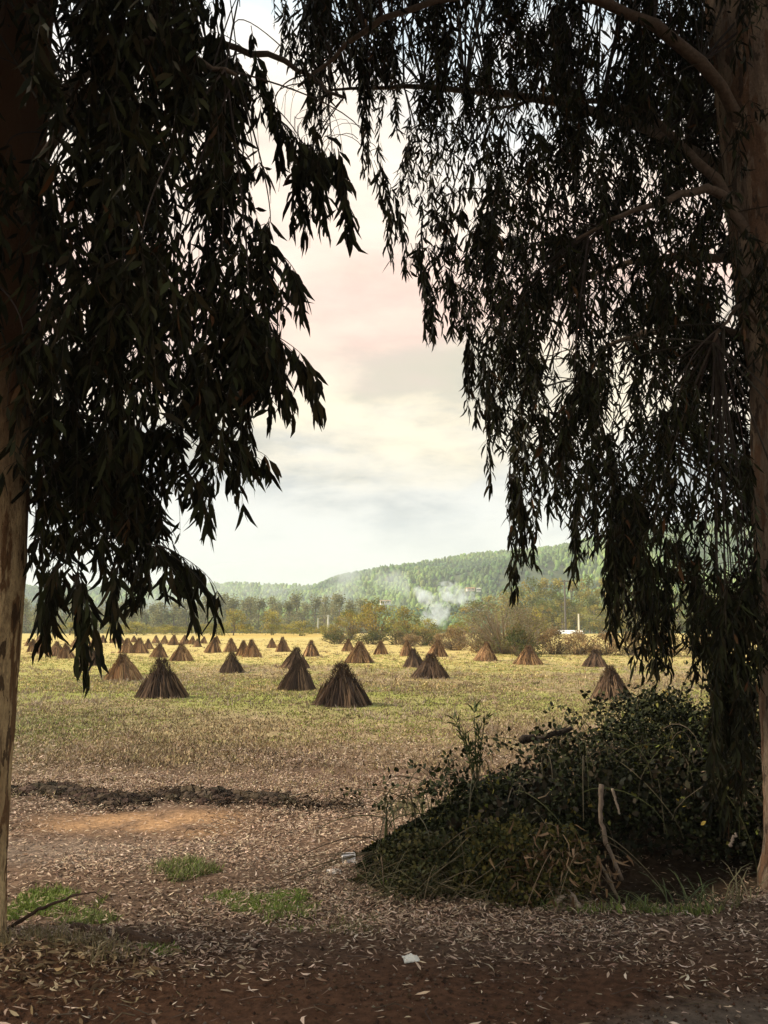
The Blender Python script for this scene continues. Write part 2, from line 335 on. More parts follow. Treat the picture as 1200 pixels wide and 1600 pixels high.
# forest that covers the hills: uneven little crowns, too many to count
def forest():
    m = MB()
    def patch(x0, x1, y0, y1, sp, hgt, wid):
        xs = np.arange(x0, x1, sp); ys = np.arange(y0, y1, sp * 1.15); A, B = np.meshgrid(xs, ys)
        A = (A + R.uniform(-.48, .48, A.shape) * sp).ravel(); B = (B + R.uniform(-.48, .48, B.shape) * sp).ravel()
        px = 600 + F * A / B; k = (px > -120) & (px < 1320); A = A[k]; B = B[k]
        clear = fbm(A * .02, B * .02, 91, 3); k = (clear < .66) | (R.random(len(A)) < .25); A = A[k]; B = B[k]
        n = len(A); z = hz(A, B); stand = fbm(A * .012 + 5, B * .012, 95, 3)
        h = hgt * R.uniform(.55, 1.25, n) * (.55 + .9 * stand); r = wid * R.uniform(.6, 1.2, n)
        sides = 6; rings = np.array([.12, .38, .68, .9]); rr = np.array([.6, 1.0, .85, .52])
        th = np.arange(sides) * 2 * math.pi / sides
        ang = th[None, None] + R.uniform(0, 6.28, (n, 1, 1)) + R.uniform(-.3, .3, (n, 4, sides))
        rad = r[:, None, None] * rr[None, :, None] * R.uniform(.55, 1.35, (n, 4, sides))
        zz_ = z[:, None, None] + h[:, None, None] * (rings[None, :, None] + R.uniform(-.08, .08, (n, 4, sides)))
        V = np.stack([A[:, None, None] + rad * np.cos(ang), B[:, None, None] + rad * np.sin(ang), zz_], -1).reshape(n, -1, 3)
        top = np.stack([A, B, z + h], -1)[:, None]; V = np.concatenate([V, top], 1); nv = 4 * sides + 1
        q = []
        for a in range(3):
            for s_ in range(sides): q.append((a * sides + s_, a * sides + (s_ + 1) % sides, (a + 1) * sides + (s_ + 1) % sides, (a + 1) * sides + s_))
        tr = [(3 * sides + s_, 3 * sides + (s_ + 1) % sides, 4 * sides) for s_ in range(sides)]
        o = (np.arange(n) * nv)[:, None, None]
        c1 = np.array((.060, .105, .032)); c2 = np.array((.17, .24, .06)); w = sstep(.35, .65, stand)[:, None]
        c = (c1 * (1 - w) + c2 * w) * R.uniform(.65, 1.35, (n, 1)) * (1 + R.uniform(-.12, .12, (n, 3)))
        m.add(V.reshape(-1, 3), [(o + np.array(q)[None]).reshape(-1, 4), (o + np.array(tr)[None]).reshape(-1, 3)], np.repeat(c, nv, 0))
    patch(-260, 560, 335, 910, 3.5, 5.2, 2.0)
    patch(-700, 60, 985, 1170, 5.0, 7.5, 3.0)
    o = m.build('forest', M_hill, smooth=True); tag(o, 'dense green woodland covering the hills behind the field', 'woodland', kind='stuff')
forest()

# ------------------------------------------------------------------ middle distance: trees, bushes, hedge scrub
def tree_kind(name, H, W, nleaf, leaf, cols, trunk_c, clumps, z0=.12, slender=False, twiggy=0):
    """one tree: tapered trunk with limbs, crown of small leaf faces in uneven clumps"""
    root = empty(name, (0, -50, -50))
    tm = MB(); P = np.array([[0, 0, -.3], [.05 * W, 0, H * .3], [-.03 * W, .03 * W, H * .6], [.02 * W, 0, H * .9]])
    tt = np.linspace(0, 3, 10); P = np.stack([np.interp(tt, range(4), P[:, k]) for k in range(3)], 1)
    tm.tube(P, np.linspace(H * .022, H * .005, 10), 6, trunk_c)
    cm = MB(); cen = []
    for k in range(clumps):
        u = R.random(); z = H * (z0 + (1 - z0) * u ** .9); f = (math.sin(math.pi * min(1, .18 + u * .80)) ** .7) if not slender else (math.sin(math.pi * min(1, .25 + u * .72)) ** .8)
        a = R.uniform(0, 6.28); rr = W * .5 * f * math.sqrt(R.random()) * .85; c = np.array([rr * math.cos(a), rr * math.sin(a), min(z, H * .95)]); cen.append(c)
        if k % 3 == 0: tm.tube(bezier(np.array([0, 0, z * .55]), np.array([rr * .3 * math.cos(a), rr * .3 * math.sin(a), z * .7]), c * np.array([.8, .8, .9]), c, 6), np.linspace(H * .008, H * .002, 6), 4, trunk_c)
    for k in range(twiggy):
        a = R.uniform(0, 6.28); rr = W * .5 * R.uniform(.3, 1.05); z = H * R.uniform(.5, 1.04) * (1 - .45 * (rr / (W * .5)) ** 2)
        tm.tube(bezier(np.array([rr * .25 * math.cos(a), rr * .25 * math.sin(a), 0]), np.array([rr * .5 * math.cos(a), rr * .5 * math.sin(a), z * .5]), np.array([rr * .9 * math.cos(a), rr * .9 * math.sin(a), z * .8]), np.array([rr * math.cos(a), rr * math.sin(a), z]), 6), np.linspace(.03, .008, 6), 3, jitter(trunk_c, 1)[0])
    cen = np.array(cen); ci = R.integers(0, clumps, nleaf); cr = (W * .13 + H * .035) * R.uniform(.6, 1.35, clumps)
    d = unit(R.normal(size=(nleaf, 3))) * (R.random((nleaf, 1)) ** .45); B = cen[ci] + d * cr[ci][:, None] * np.array([1, 1, .85 if not slender else 1.5])
    B[:, 2] = np.maximum(B[:, 2], .05)
    ccol = pick(cols, clumps, .22)[ci] * R.uniform(.75, 1.25, (nleaf, 1))
    cm.leaves(B, R.normal(size=(nleaf, 3)) + [0, 0, -.3], R.normal(size=(nleaf, 3)), leaf * R.uniform(.7, 1.4, nleaf), leaf * .55 * R.uniform(.7, 1.3, nleaf), .1, ccol)
    tm.build('trunk', M_wood, root); cm.build('crown', M_far, root)
    root['H'] = H; root['W'] = W
    return root
OLIVE = [(.27, .26, .12), (.32, .30, .14), (.21, .21, .09)]
YEL = [(.28, .26, .06), (.38, .32, .065), (.20, .20, .05)]
YGR = [(.23, .23, .07), (.31, .28, .08), (.15, .17, .055), (.36, .30, .085)]
BRN = [(.28, .19, .095), (.20, .14, .07), (.34, .24, .12)]
DKG = [(.09, .10, .035), (.13, .12, .045), (.17, .135, .055)]
GREYT = (.17, .14, .11); BROWNT = (.13, .095, .06)
K = {}
K['slim'] = [tree_kind('tall_tree', 12, 4.6, 2000, .42, OLIVE, GREYT, 30, .03, True) for _ in range(3)]
K['wood'] = [tree_kind('woodland_tree', 11, 7.0, 2200, .42, YGR, GREYT, 30, .10) for _ in range(3)]
K['yell'] = [tree_kind('bushy_tree', 4.0, 4.4, 1800, .20, YEL, BROWNT, 26, .05) for _ in range(2)]
K['cent'] = [tree_kind('bushy_tree', 4.0, 4.2, 2200, .19, [(.27, .26, .075), (.35, .31, .08), (.19, .20, .06), (.36, .27, .075)], GREYT, 30, .04, twiggy=40) for _ in range(2)]
K['scrub'] = [tree_kind('scrub_bush', 1.5, 3.0, 1700, .13, DKG, BROWNT, 24, .06, twiggy=25) for _ in range(2)]
K['brown'] = [tree_kind('scrub_bush', 1.5, 3.2, 1900, .12, BRN, BROWNT, 26, .06, twiggy=50) for _ in range(2)]
K['twig'] = [tree_kind('bare_bush', 3.3, 6.6, 6500, .10, [(.25, .20, .12), (.20, .165, .09), (.17, .165, .07), (.29, .24, .13)], (.24, .19, .13), 46, .03, twiggy=200)]
used = set()
def place(kind, px, top, Yd, label, cat, group=None, wpx=None, base_z=None):
    proto = random.choice(K[kind]); p = at(px, top, Yd); b = gz(p[0], Yd) if base_z is None else base_z
    s = (p[2] - float(b)) / proto['H']; sx = s if wpx is None else (wpx / F * Yd) / proto['W']
    a = random.uniform(0, 6.28); loc = (p[0], Yd, float(b))
    if proto.name not in used:
        used.add(proto.name); o = proto; o.location = loc; o.rotation_euler = (0, 0, a); o.scale = (sx, sx, s)
    else: o = dup(proto, loc, a, (sx, sx, s))
    tag(o, label, cat, group); return o
for k in range(44):        # the far row behind the field
    px = -40 + k * 14.0 + random.uniform(-5, 5)
    if px > 345 or px < 270 or True:
        place('slim', px, 934 + random.uniform(-7, 9) + (8 if px < 300 else 0), random.uniform(215, 270), 'tall slim grey-green tree in the far row behind the field', 'tree', 'trees of the far row', 34 + random.uniform(-4, 8))
for j, (px, top, Yd, w, lab) in enumerate([
    (365, 953, 125, 62, 'rounded yellow-green tree at the far field edge, left of its slightly smaller twin'),
    (425, 954, 128, 46, 'yellow-green tree at the far field edge, between the rounded one and the utility pole'),
    (468, 970, 120, 52, 'low bright yellow-green bush just left of the far concrete utility pole'),
    (330, 974, 126, 34, 'small yellow-green bush behind the far stooks, left of the rounded tree'),
    (215, 972, 126, 60, 'yellow-green bush behind the far stooks under the hanging leaves on the left'),
    (270, 978, 130, 44, 'low dull green bush behind the far stooks, beside the tip of the drooping twig'),
    (110, 972, 126, 60, 'yellowish bush at the far field edge beside the left trunk'),
    (838, 957, 62, 46, 'bright yellow-leaved bush beside the large bare grey-brown bush')]):
    place('yell', px, top, Yd, lab, 'bush' if w < 61 else 'tree', None, w)
for k, px in enumerate((178, 196, 240, 256, 292, 312, 346, 392, 446, 488, 504)):
    place('yell', px, 975 + random.uniform(-4, 5), random.uniform(132, 138), 'low yellow-green shrub in the hedge line along the far field edge', 'bush', 'low shrubs along the far field edge', random.uniform(28, 44))
for px, top, Yd, w, lab in [
    (588, 938, 92, 78, 'tall brown-green bushy tree in the middle of the far field edge'),
    (548, 953, 95, 58, 'brown-green bushy tree left of the tallest one in the middle'),
    (633, 946, 90, 62, 'brown-green bushy tree just left of the white smoke'),
    (672, 966, 84, 46, 'small green bush in front of the white smoke'),
    (520, 975, 96, 40, 'low olive bush right of the far utility pole'),
    (715, 972, 78, 50, 'olive bush between the smoke and the large bare bush')]:
    place('cent', px, top, Yd, lab, 'bush', None, w)
for px, top, Yd, w, lab in [
    (528, 986, 79, 60, 'dark green scrub bush at the left end of the scrub line'),
    (578, 986, 78, 60, 'dark scrub bush behind the stook with spread light stalks'),
    (622, 986, 77, 56, 'dark scrub bush in the middle of the scrub line'),
    (664, 985, 74, 60, 'dark scrub bush behind the pair of stooks in the middle'),
    (815, 975, 50.5, 66, 'dark green shrub growing in front of the large bare bush')]:
    place('scrub', px, top, Yd, lab, 'bush', None, w)
for px, top, Yd, w, lab in [
    (712, 984, 62, 64, 'brown dry scrub at the left foot of the large bare bush'),
    (752, 988, 57, 70, 'brown dry scrub behind the stook in front of the bare bush'),
    (866, 986, 54, 66, 'brown dry scrub right of the yellow-leaved bush'),
    (905, 990, 53, 66, 'brown dry scrub below the white shed'),
    (945, 992, 52, 66, 'brown dry scrub behind the right stook half hidden by leaves'),
    (990, 990, 52, 70, 'brown dry scrub behind the curtain of hanging leaves'),
    (1040, 992, 51, 70, 'brown dry scrub seen through the hanging leaves, second from the right end'),
    (1095, 992, 51, 70, 'brown dry scrub at the right end beside the right trunk'),
    (640, 993, 72, 50, 'low brown scrub in front of the dark scrub line'),
    (690, 992, 66, 44, 'low brown scrub behind the middle stooks')]:
    place('brown', px, top, Yd, lab, 'bush', None, w)
place('twig', 788, 942, 56, 'large twiggy grey-brown bush standing behind the field, almost bare', 'bush', None, 170)
tops = [(735, 940), (760, 932), (785, 926), (808, 918), (828, 905), (850, 903), (872, 908), (895, 906), (918, 903), (940, 902), (965, 906), (990, 912), (1015, 915), (1045, 912), (1075, 915), (1105, 918), (1140, 915), (1170, 912)]
for px, top in tops:
    place('wood', px + random.uniform(-5, 5), top + random.uniform(-3, 3), random.uniform(165, 190), 'tall yellow-green tree in the wood behind the white shed', 'tree', 'trees of the wood on the right', random.uniform(42, 60))
for px in range(850, 1180, 27):
    place('wood', px + random.uniform(-8, 8), random.uniform(928, 952), random.uniform(148, 160), 'shorter yellow-green tree along the front of the wood', 'tree', 'front trees of the wood on the right', random.uniform(34, 50))

# ------------------------------------------------------------------ buildings, poles and cables far off
def house(name, px, py_top, Yd, w, d, h, wall, roof, label, cat, base=None, rise=.28):
    p = at(px, py_top, Yd); zt = p[2]; b = zt - h * (1 + rise)
    root = empty(name, (p[0], Yd, b), random.uniform(-.3, .3))
    m = MB(); m.box((-w / 2, -d / 2, -.6), (w / 2, d / 2, h), wall); m.build('wall', M_plain, root)
    r = MB(); e = .3; V = []
    for zo in (0.01, .14):
        V += [(-w / 2 - e, -d / 2 - e, h + zo), (w / 2 + e, -d / 2 - e, h + zo), (w / 2 + e, d / 2 + e, h + zo), (-w / 2 - e, d / 2 + e, h + zo), (-w / 2 - e, 0, h * (1 + rise) + zo), (w / 2 + e, 0, h * (1 + rise) + zo)]
    r.add(V, [[(6, 7, 11, 10), (8, 9, 10, 11), (0, 1, 7, 6), (2, 3, 9, 8)], [(6, 10, 9), (7, 8, 11)]], roof); r.build('roof', M_plain, root)
    nwin = max(2, int(w / 2.6))
    for k in range(nwin):
        wn = MB(); cx = -w / 2 + w * (k + .5) / nwin; wn.box((cx - .4, -d / 2 - .04, h * .35), (cx + .4, -d / 2 + .02, h * .75), (.05, .055, .06)); wn.build('window', M_plain, root)
    tag(root, label, cat); return root
house('hill_house', 735, 918.5, 520, 4.6, 4, 1.1, (.75, .62, .5), (.62, .33, .17), 'orange-roofed house on the wooded hillside above the smoke', 'house')
house('hill_house', 748, 919, 525, 2.2, 3, 1.3, (.78, .76, .70), (.6, .58, .5), 'small white house right of the orange-roofed one on the hillside', 'house')
house('hill_house', 602, 938, 460, 5, 4, 1.3, (.72, .66, .6), (.45, .3, .2), 'pale house at the foot of the hill left of the white smoke', 'house')
house('shed', 888, 986, 140, 3.6, 3, 1.9, (.55, .5, .4), (.8, .79, .72), 'low pale shed with a white roof beyond the brown scrub', 'shed')

def pole(px, top, Yd, r, c, label, arm=None, name='utility_pole', b=None):
    p = at(px, top, Yd); b = float(gz(p[0], Yd)) if b is None else b; H = p[2] - b
    root = empty(name, (p[0], Yd, b)); m = MB(); m.tube([[0, 0, -.3], [0, 0, H * .5], [0, 0, H]], [r * 1.25, r * 1.1, r * .8], 8, c); m.build('post', M_plain, root)
    if arm:
        a = MB(); a.box((-arm / 2, -.07, H - .3), (arm / 2, .07, H - .14), c); a.build('crossarm', M_plain, root)
        for sx in (-.42, 0, .42):
            q = MB(); q.tube([[sx * arm, 0, H - .14], [sx * arm, 0, H + .02]], [.05, .04], 6, (.3, .25, .2)); q.build('insulator', M_plain, root)
    tag(root, label, 'utility pole'); return np.array([p[0], Yd, p[2]])
CONC = (.62, .60, .50)
pA = pole(513, 961, 200, .22, CONC, 'concrete utility pole in front of the far tree row', .9)
pB = pole(904, 959, 128, .13, CONC, 'pale concrete utility pole beside the white-roofed shed', None)
pC = pole(882, 906, 150, .16, (.12, .11, .10), 'dark utility pole with crossarm rising out of the wood', 1.5)
pD = pole(304, 957, 205, .2, CONC, 'pale utility pole behind the drooping twig tip on the left', .9)
pE = pole(497, 966, 205, .14, CONC, 'thin pale post left of the concrete utility pole', None, 'post')
def cable(a, b, sag, label):
    m = MB(); t = np.linspace(0, 1, 16)[:, None]; P = a * (1 - t) + b * t; P[:, 2] -= (4 * t * (1 - t) * sag)[:, 0]; m.tube(P, .016, 4, (.25, .24, .2)); tag(m.build('power_cable', M_plain), label, 'cable')
for dx, lab in ((-.37, 'lower'), (.37, 'upper')):
    dz = .25 if dx > 0 else -.05
    cable(pD + [dx, 0, dz - .1], pA + [dx, 0, dz - .1], 1.2, lab + ' power cable strung between the two left utility poles')
    cable(pA + [dx, 0, dz - .1], at(640, 968, 190) + [0, 0, dz], 1.0, lab + ' power cable running from the left concrete pole into the middle bushes')
    cable(pB + [0, 0, dz - .3], at(1080, 966, 120) + [0, 0, dz], .7, lab + ' power cable running right from the pole by the shed')

# ------------------------------------------------------------------ stooks
def stook_kind(dark):
    blunt = R.uniform(.09, .20); hs = R.uniform(.86, 1.0)
    root = empty('stook', (0, -60, -50)); H, RB = 1.0, .66
    hay = MB(); hd = MB()
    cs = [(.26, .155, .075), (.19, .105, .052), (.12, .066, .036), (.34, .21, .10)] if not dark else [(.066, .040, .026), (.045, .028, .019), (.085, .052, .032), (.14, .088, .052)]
    th = np.arange(14) * 2 * math.pi / 14      # packed inner stalks
    for zz_, (r0, r1) in (((0, .82), (.54, .10)),):
        V = np.concatenate([np.stack([r0 * np.cos(th), r0 * np.sin(th), 0 * th], 1), np.stack([r1 * np.cos(th), r1 * np.sin(th), 0 * th + .80], 1)]) if False else np.concatenate([np.stack([.52 * np.cos(th), .52 * np.sin(th), 0 * th], 1), np.stack([.10 * np.cos(th), .10 * np.sin(th), 0 * th + .8], 1)])
        j = np.arange(14); k = (j + 1) % 14; hay.add(V, [np.stack([j, k, k + 14, j + 14], 1)], np.array(cs[2]) * .6)
    nb = 26
    for bnd in range(nb):          # bundles leaning together
        a0 = 2 * math.pi * bnd / nb + R.uniform(-.1, .1); bulge = R.uniform(.96, 1.24); rb = RB * R.uniform(.74, 1.10); ht = H * hs * R.uniform(.78, 1.06); bc = np.array(cs[R.integers(0, 4)])
        for k in range(15):
            a = a0 + R.normal(0, .10); r = rb * R.uniform(.86, 1.06); lift = abs(R.normal(0, .03))
            p0 = np.array([r * math.cos(a), r * math.sin(a), lift]); at_ = a + R.normal(0, .5); rt = R.uniform(.01, blunt)
            p3 = np.array([rt * math.cos(at_), rt * math.sin(at_), ht * R.uniform(.88, 1.06)]); mid = (p0 + p3) / 2 * np.array([bulge, bulge, 1.0]) + R.normal(0, .022, 3)
            P = np.stack([p0, (p0 * .5 + mid * .5) * np.array([1.03, 1.03, 1]), mid, p3])
            hay.tube(P, [.013, .012, .010, .006], 3, np.clip(bc * R.uniform(.55, 1.5), .01, .8), cap=True)
    for bnd in range(30):          # shorter bundles leaned against the outside
        a0 = R.uniform(0, 6.28); rb = RB * R.uniform(.95, 1.16); ht = H * R.uniform(.42, .72); bc = np.array(cs[R.integers(0, 4)]) * R.uniform(1.0, 1.8)
        for k in range(9):
            a = a0 + R.normal(0, .075); r = rb * R.uniform(.92, 1.04); rt = .60 * (1 - ht) * R.uniform(.9, 1.25) + .08
            p0 = np.array([r * math.cos(a), r * math.sin(a), abs(R.normal(0, .03))]); a2 = a + R.normal(0, .12); p3 = np.array([rt * math.cos(a2), rt * math.sin(a2), ht * R.uniform(.8, 1.15)])
            hay.tube(np.stack([p0, (p0 + p3) / 2 + R.normal(0, .012, 3), p3]), [.014, .012, .006], 3, np.clip(bc * R.uniform(.5, 1.5), .01, .8))
    n = 720 if dark else 480       # bristly seed pods and tips
    u = R.random(n) ** .7; a = R.uniform(0, 6.28, n); z = .45 + .55 * u; r = (1 - z) * .62 + .05 + R.uniform(0, .05, n)
    B = np.stack([r * np.cos(a), r * np.sin(a), z * H], 1); D = np.stack([np.cos(a) * .35, np.sin(a) * .35, np.ones(n)], 1) + R.normal(0, .35, (n, 3))
    hd.blades(B, D, R.normal(size=(n, 3)), R.uniform(.06, .19, n), .015, jitter(np.array(cs[2]) * .8, n, .4), .2)
    for k in range(12):
        a = R.uniform(0, 6.28); hay.tube([[.05 * math.cos(a), .05 * math.sin(a), .85], [.10 * math.cos(a), .10 * math.sin(a), R.uniform(1.02, 1.14)]], [.010, .004], 3, np.array(cs[1]))
    n = 260                        # chaff and dry weeds round the foot
    a = R.uniform(0, 6.28, n); r = RB * R.uniform(.9, 1.15, n); B = np.stack([r * np.cos(a), r * np.sin(a), 0 * a], 1)
    hay.blades(B, R.normal(0, .4, (n, 3)) + [0, 0, 1], R.normal(size=(n, 3)), R.uniform(.05, .16, n), .012, pick([(.3, .22, .12), (.22, .16, .09), (.16, .12, .05)], n), .3)
    hay.build('stalk_bundles', M_dry, root); hd.build('bristly_top', M_dry, root); return root
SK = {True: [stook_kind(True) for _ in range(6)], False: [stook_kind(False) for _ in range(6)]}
STOOKS = [  # px, base, width, height, dark, label
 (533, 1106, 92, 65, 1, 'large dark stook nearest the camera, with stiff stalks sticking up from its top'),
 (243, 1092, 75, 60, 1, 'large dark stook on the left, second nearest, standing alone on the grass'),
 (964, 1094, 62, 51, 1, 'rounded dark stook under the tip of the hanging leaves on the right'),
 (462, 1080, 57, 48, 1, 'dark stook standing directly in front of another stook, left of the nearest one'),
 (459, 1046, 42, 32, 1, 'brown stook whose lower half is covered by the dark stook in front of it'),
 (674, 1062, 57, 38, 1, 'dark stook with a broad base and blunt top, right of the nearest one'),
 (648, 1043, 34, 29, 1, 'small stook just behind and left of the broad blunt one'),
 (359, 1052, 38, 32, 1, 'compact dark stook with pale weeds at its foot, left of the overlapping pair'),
 (185, 1063, 56, 41, 0, 'broad stook with pale streaks, behind and left of the large dark one on the left'),
 (561, 1036, 42, 33, 0, 'orange-brown stook with spread stalks behind the nearest dark one'),
 (829, 1037, 43, 29, 0, 'orange stook with flattened base in front of the dark green shrub'),
 (761, 1032, 36, 29, 0, 'orange stook in front of the large bare bush'),
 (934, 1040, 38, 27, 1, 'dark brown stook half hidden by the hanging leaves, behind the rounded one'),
 (684, 1027, 32, 26, 0, 'orange stook in front of the scrub, directly behind the broad blunt one'),
 (637, 1025, 24, 24, 0, 'narrow orange stook left of the one directly behind the broad blunt stook'),
 (595, 1022, 22, 21, 0, 'small brown stook right of the one with spread orange stalks'),
 (544, 1017, 20, 19, 0, 'small stook against the dark scrub, left of the one with spread orange stalks'),
 (485, 1024, 26, 25, 0, 'tan stook with a sharp point right of the overlapping pair'),
 (441, 1018, 22, 23, 0, 'tall narrow tan stook before the golden strip of crop'),
 (424, 1012, 15, 15, 0, 'tiny stook left of the tall narrow one before the golden strip'),
 (392, 1025, 28, 27, 0, 'wide tan stook overlapping its left neighbour, behind the compact dark one'),
 (378, 1023, 22, 24, 0, 'tan stook half covered by the wide one on its right'),
 (359, 1018, 23, 21, 0, 'small tan stook in front of the rounded yellow-green tree'),
 (331, 1019, 26, 24, 0, 'steep tan stook right of the drooping twig tip'),
 (280, 1034, 35, 27, 0, 'dark-pointed stook above the large dark one on the left'),
 (245, 1027, 27, 22, 0, 'smaller stook between the dark-pointed one and the touching pair'),
 (214, 1021, 28, 24, 0, 'right stook of the touching pair behind the broad streaked one'),
 (195, 1021, 26, 23, 0, 'left stook of the touching pair, leaning right, behind the broad streaked one'),
 (230, 1014, 16, 16, 0, 'little stook peeping out right of the touching pair'),
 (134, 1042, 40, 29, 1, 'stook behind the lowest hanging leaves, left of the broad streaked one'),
 (99, 1031, 26, 24, 0, 'stook partly covered by the left cluster of hanging leaves'),
 (83, 1027, 28, 23, 0, 'wide stook right of the two beside the left trunk'),
 (61, 1022, 26, 24, 0, 'stook right of the one touching the left trunk'),
 (49, 1019, 20, 20, 0, 'stook touching the right edge of the left trunk'),
 (145, 1013, 20, 18, 0, 'tan stook above the lowest hanging leaves in the far row'),
 (158, 1005, 14, 12, 0, 'tiny far stook right of the one above the lowest hanging leaves'),
 (176, 1005, 13, 11, 0, 'tiny far stook left of the leaning one of the touching pair'),
 (188, 1006, 12, 11, 0, 'tiny far stook behind the leaning one of the touching pair'),
 (269, 1009, 17, 16, 0, 'steep far stook above and between the dark-pointed one and the smaller one'),
 (287, 1008, 16, 14, 0, 'far stook above the dark-pointed one'),
 (255, 1006, 13, 13, 0, 'far stook directly behind the smaller one left of the dark-pointed stook'),
 (242, 1005, 13, 12, 0, 'far stook behind the gap right of the touching pair'),
 (299, 1008, 13, 13, 0, 'far stook under the drooping twig tip'),
 (307, 1011, 14, 13, 0, 'far stook just left of the steep tan one'),
 (317, 1006, 12, 11, 0, 'tiny far stook behind the left side of the steep tan one'),
 (338, 1007, 12, 12, 0, 'tiny far stook behind the right side of the steep tan one'),
 (59, 1002, 11, 10, 0, 'tiny far stook behind the two beside the left trunk'),
 (42, 1008, 12, 12, 0, 'tiny far stook partly behind the left trunk'),
 (115, 1010, 15, 14, 0, 'far stook showing between the hanging leaf clusters on the left'),
 (208, 1004, 12, 10, 0, 'tiny far stook behind the top of the touching pair'),
 (70, 1006, 12, 11, 0, 'tiny far stook above the wide one near the left trunk'),
 (130, 1006, 12, 11, 0, 'tiny far stook left of the one above the lowest hanging leaves')]
first = set()
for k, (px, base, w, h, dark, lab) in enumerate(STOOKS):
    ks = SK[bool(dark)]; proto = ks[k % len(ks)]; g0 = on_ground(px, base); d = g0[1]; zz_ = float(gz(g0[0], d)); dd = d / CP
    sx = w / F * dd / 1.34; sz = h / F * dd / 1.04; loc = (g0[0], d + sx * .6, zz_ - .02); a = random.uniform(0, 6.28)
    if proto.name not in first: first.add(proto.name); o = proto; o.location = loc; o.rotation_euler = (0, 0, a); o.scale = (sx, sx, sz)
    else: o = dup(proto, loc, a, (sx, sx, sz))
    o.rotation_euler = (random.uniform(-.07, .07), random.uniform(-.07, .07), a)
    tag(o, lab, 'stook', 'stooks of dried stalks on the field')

# ------------------------------------------------------------------ dry weeds on the field, grass, leaf litter
def weeds():
    m = MB()
    def lay(n, y0, y1, hmin, hmax, wd, cols, thr, seed, nb=6, p=1.6, lean=1.0, margin=1.0):
        u = R.random(n); y = y0 + (y1 - y0) * u ** p; x = (R.random(n) - .5) * 2 * (.47 * y + margin)
        k = fbm(x * .35, y * .30, seed) + R.normal(0, .07, n) > thr; x = x[k]; y = y[k]; n = len(x)
        z = gz(x, y); B = np.repeat(np.stack([x, y, z], 1), nb, 0) + np.concatenate([R.normal(0, .07, (n * nb, 2)), np.zeros((n * nb, 1))], 1)
        D = R.normal(0, lean, (n * nb, 3)); D[:, 2] = 1
        c = np.repeat(pick(cols, n, .3), nb, 0) * R.uniform(.7, 1.3, (n * nb, 1))
        S = np.stack([R.normal(size=n * nb), R.normal(size=n * nb) * .5, R.normal(size=n * nb) * .2], 1)
        m.blades(B, D, S, R.uniform(hmin, hmax, n * nb), wd * (1 + .03 * B[:, 1]), c, .35)
    drab = [(.36, .27, .155), (.25, .175, .115), (.46, .36, .21), (.24, .20, .09)]
    grn = [(.27, .29, .075), (.33, .33, .10), (.19, .22, .055)]
    straw = [(.58, .44, .20), (.46, .34, .15), (.36, .29, .11)]
    lay(20000, 13, 34, .03, .09, .011, drab, .42, 101, 6, 1.3)
    lay(9000, 12.5, 30, .03, .08, .011, [(.10, .075, .045), (.14, .10, .06)], .50, 107, 5, 1.2)
    lay(3600, 14, 40, .08, .20, .009, [(.30, .225, .16), (.36, .28, .2)], .56, 111, 10, 1.3, .8)
    lay(20000, 15, 55, .02, .06, .014, grn, .43, 121, 6, 1.2)
    lay(14000, 26, 95, .03, .09, .016, straw, .42, 131, 5, 1.5)
    lay(2600, 26, 80, .10, .22, .012, drab, .55, 141, 9, 1.3, .8)
    lay(5000, 10.5, 17, .03, .10, .008, drab + [(.30, .2, .13)], .40, 151, 5, 1.0)
    tag(m.build('dry_weeds', M_dry), 'dry weeds and short grass scattered over the stubble field', 'weeds', kind='stuff')
weeds()
def grass_patches():
    m = MB()
    def patch(px, py, w, d, n, hmin, hmax, cols):
        c0 = on_ground(px, py); rx = w / 2 / F * c0[1]
        a = R.uniform(0, 6.28, n); r = np.sqrt(R.random(n)) * np.where(R.random(n) < .3, R.uniform(1, 1.9, n), 1); x = c0[0] + rx * r * np.cos(a); y = c0[1] + d * r * np.sin(a)
        k = fbm(x * 5, y * 5, 201) + R.normal(0, .06, n) > .33 + .30 * r ** 2; x = x[k]; y = y[k]; n = len(x)
        D = R.normal(0, .4, (n, 3)); D[:, 2] = 1
        m.blades(np.stack([x, y, gz(x, y) - .003], 1), D, R.normal(size=(n, 3)) * [1, 1, .2], R.uniform(hmin, hmax, n), .006, pick(cols, n, .3), .4)
    G = [(.15, .22, .04), (.21, .28, .055), (.26, .30, .08), (.12, .17, .035)]; D_ = [(.15, .15, .06), (.12, .13, .05), (.2, .17, .08)]
    patch(405, 1414, 170, .30, 17000, .012, .05, G)
    patch(470, 1436, 130, .28, 2500, .02, .07, G + D_)
    patch(70, 1415, 190, .34, 13000, .012, .055, G)
    patch(130, 1445, 110, .16, 2500, .02, .06, G + D_)
    patch(288, 1364, 110, .35, 2600, .03, .12, D_ + G[:2])
    patch(615, 1382, 60, .22, 2200, .03, .11, G)
    patch(560, 1450, 120, .2, 900, .02, .06, D_)
    patch(690, 1395, 150, .22, 2600, .03, .10, D_)
    patch(235, 1500, 90, .10, 900, .02, .05, D_ + G)
    patch(90, 1505, 260, .28, 1800, .04, .13, [(.16, .13, .06), (.12, .10, .045), (.22, .17, .09)])
    patch(1000, 1420, 300, .18, 2400, .03, .10, D_ + G)
    patch(640, 1262, 110, .5, 1600, .04, .12, D_)
    tag(m.build('grass', M_grass), 'short green grass in patches between the fallen leaves', 'grass', kind='stuff')
grass_patches()
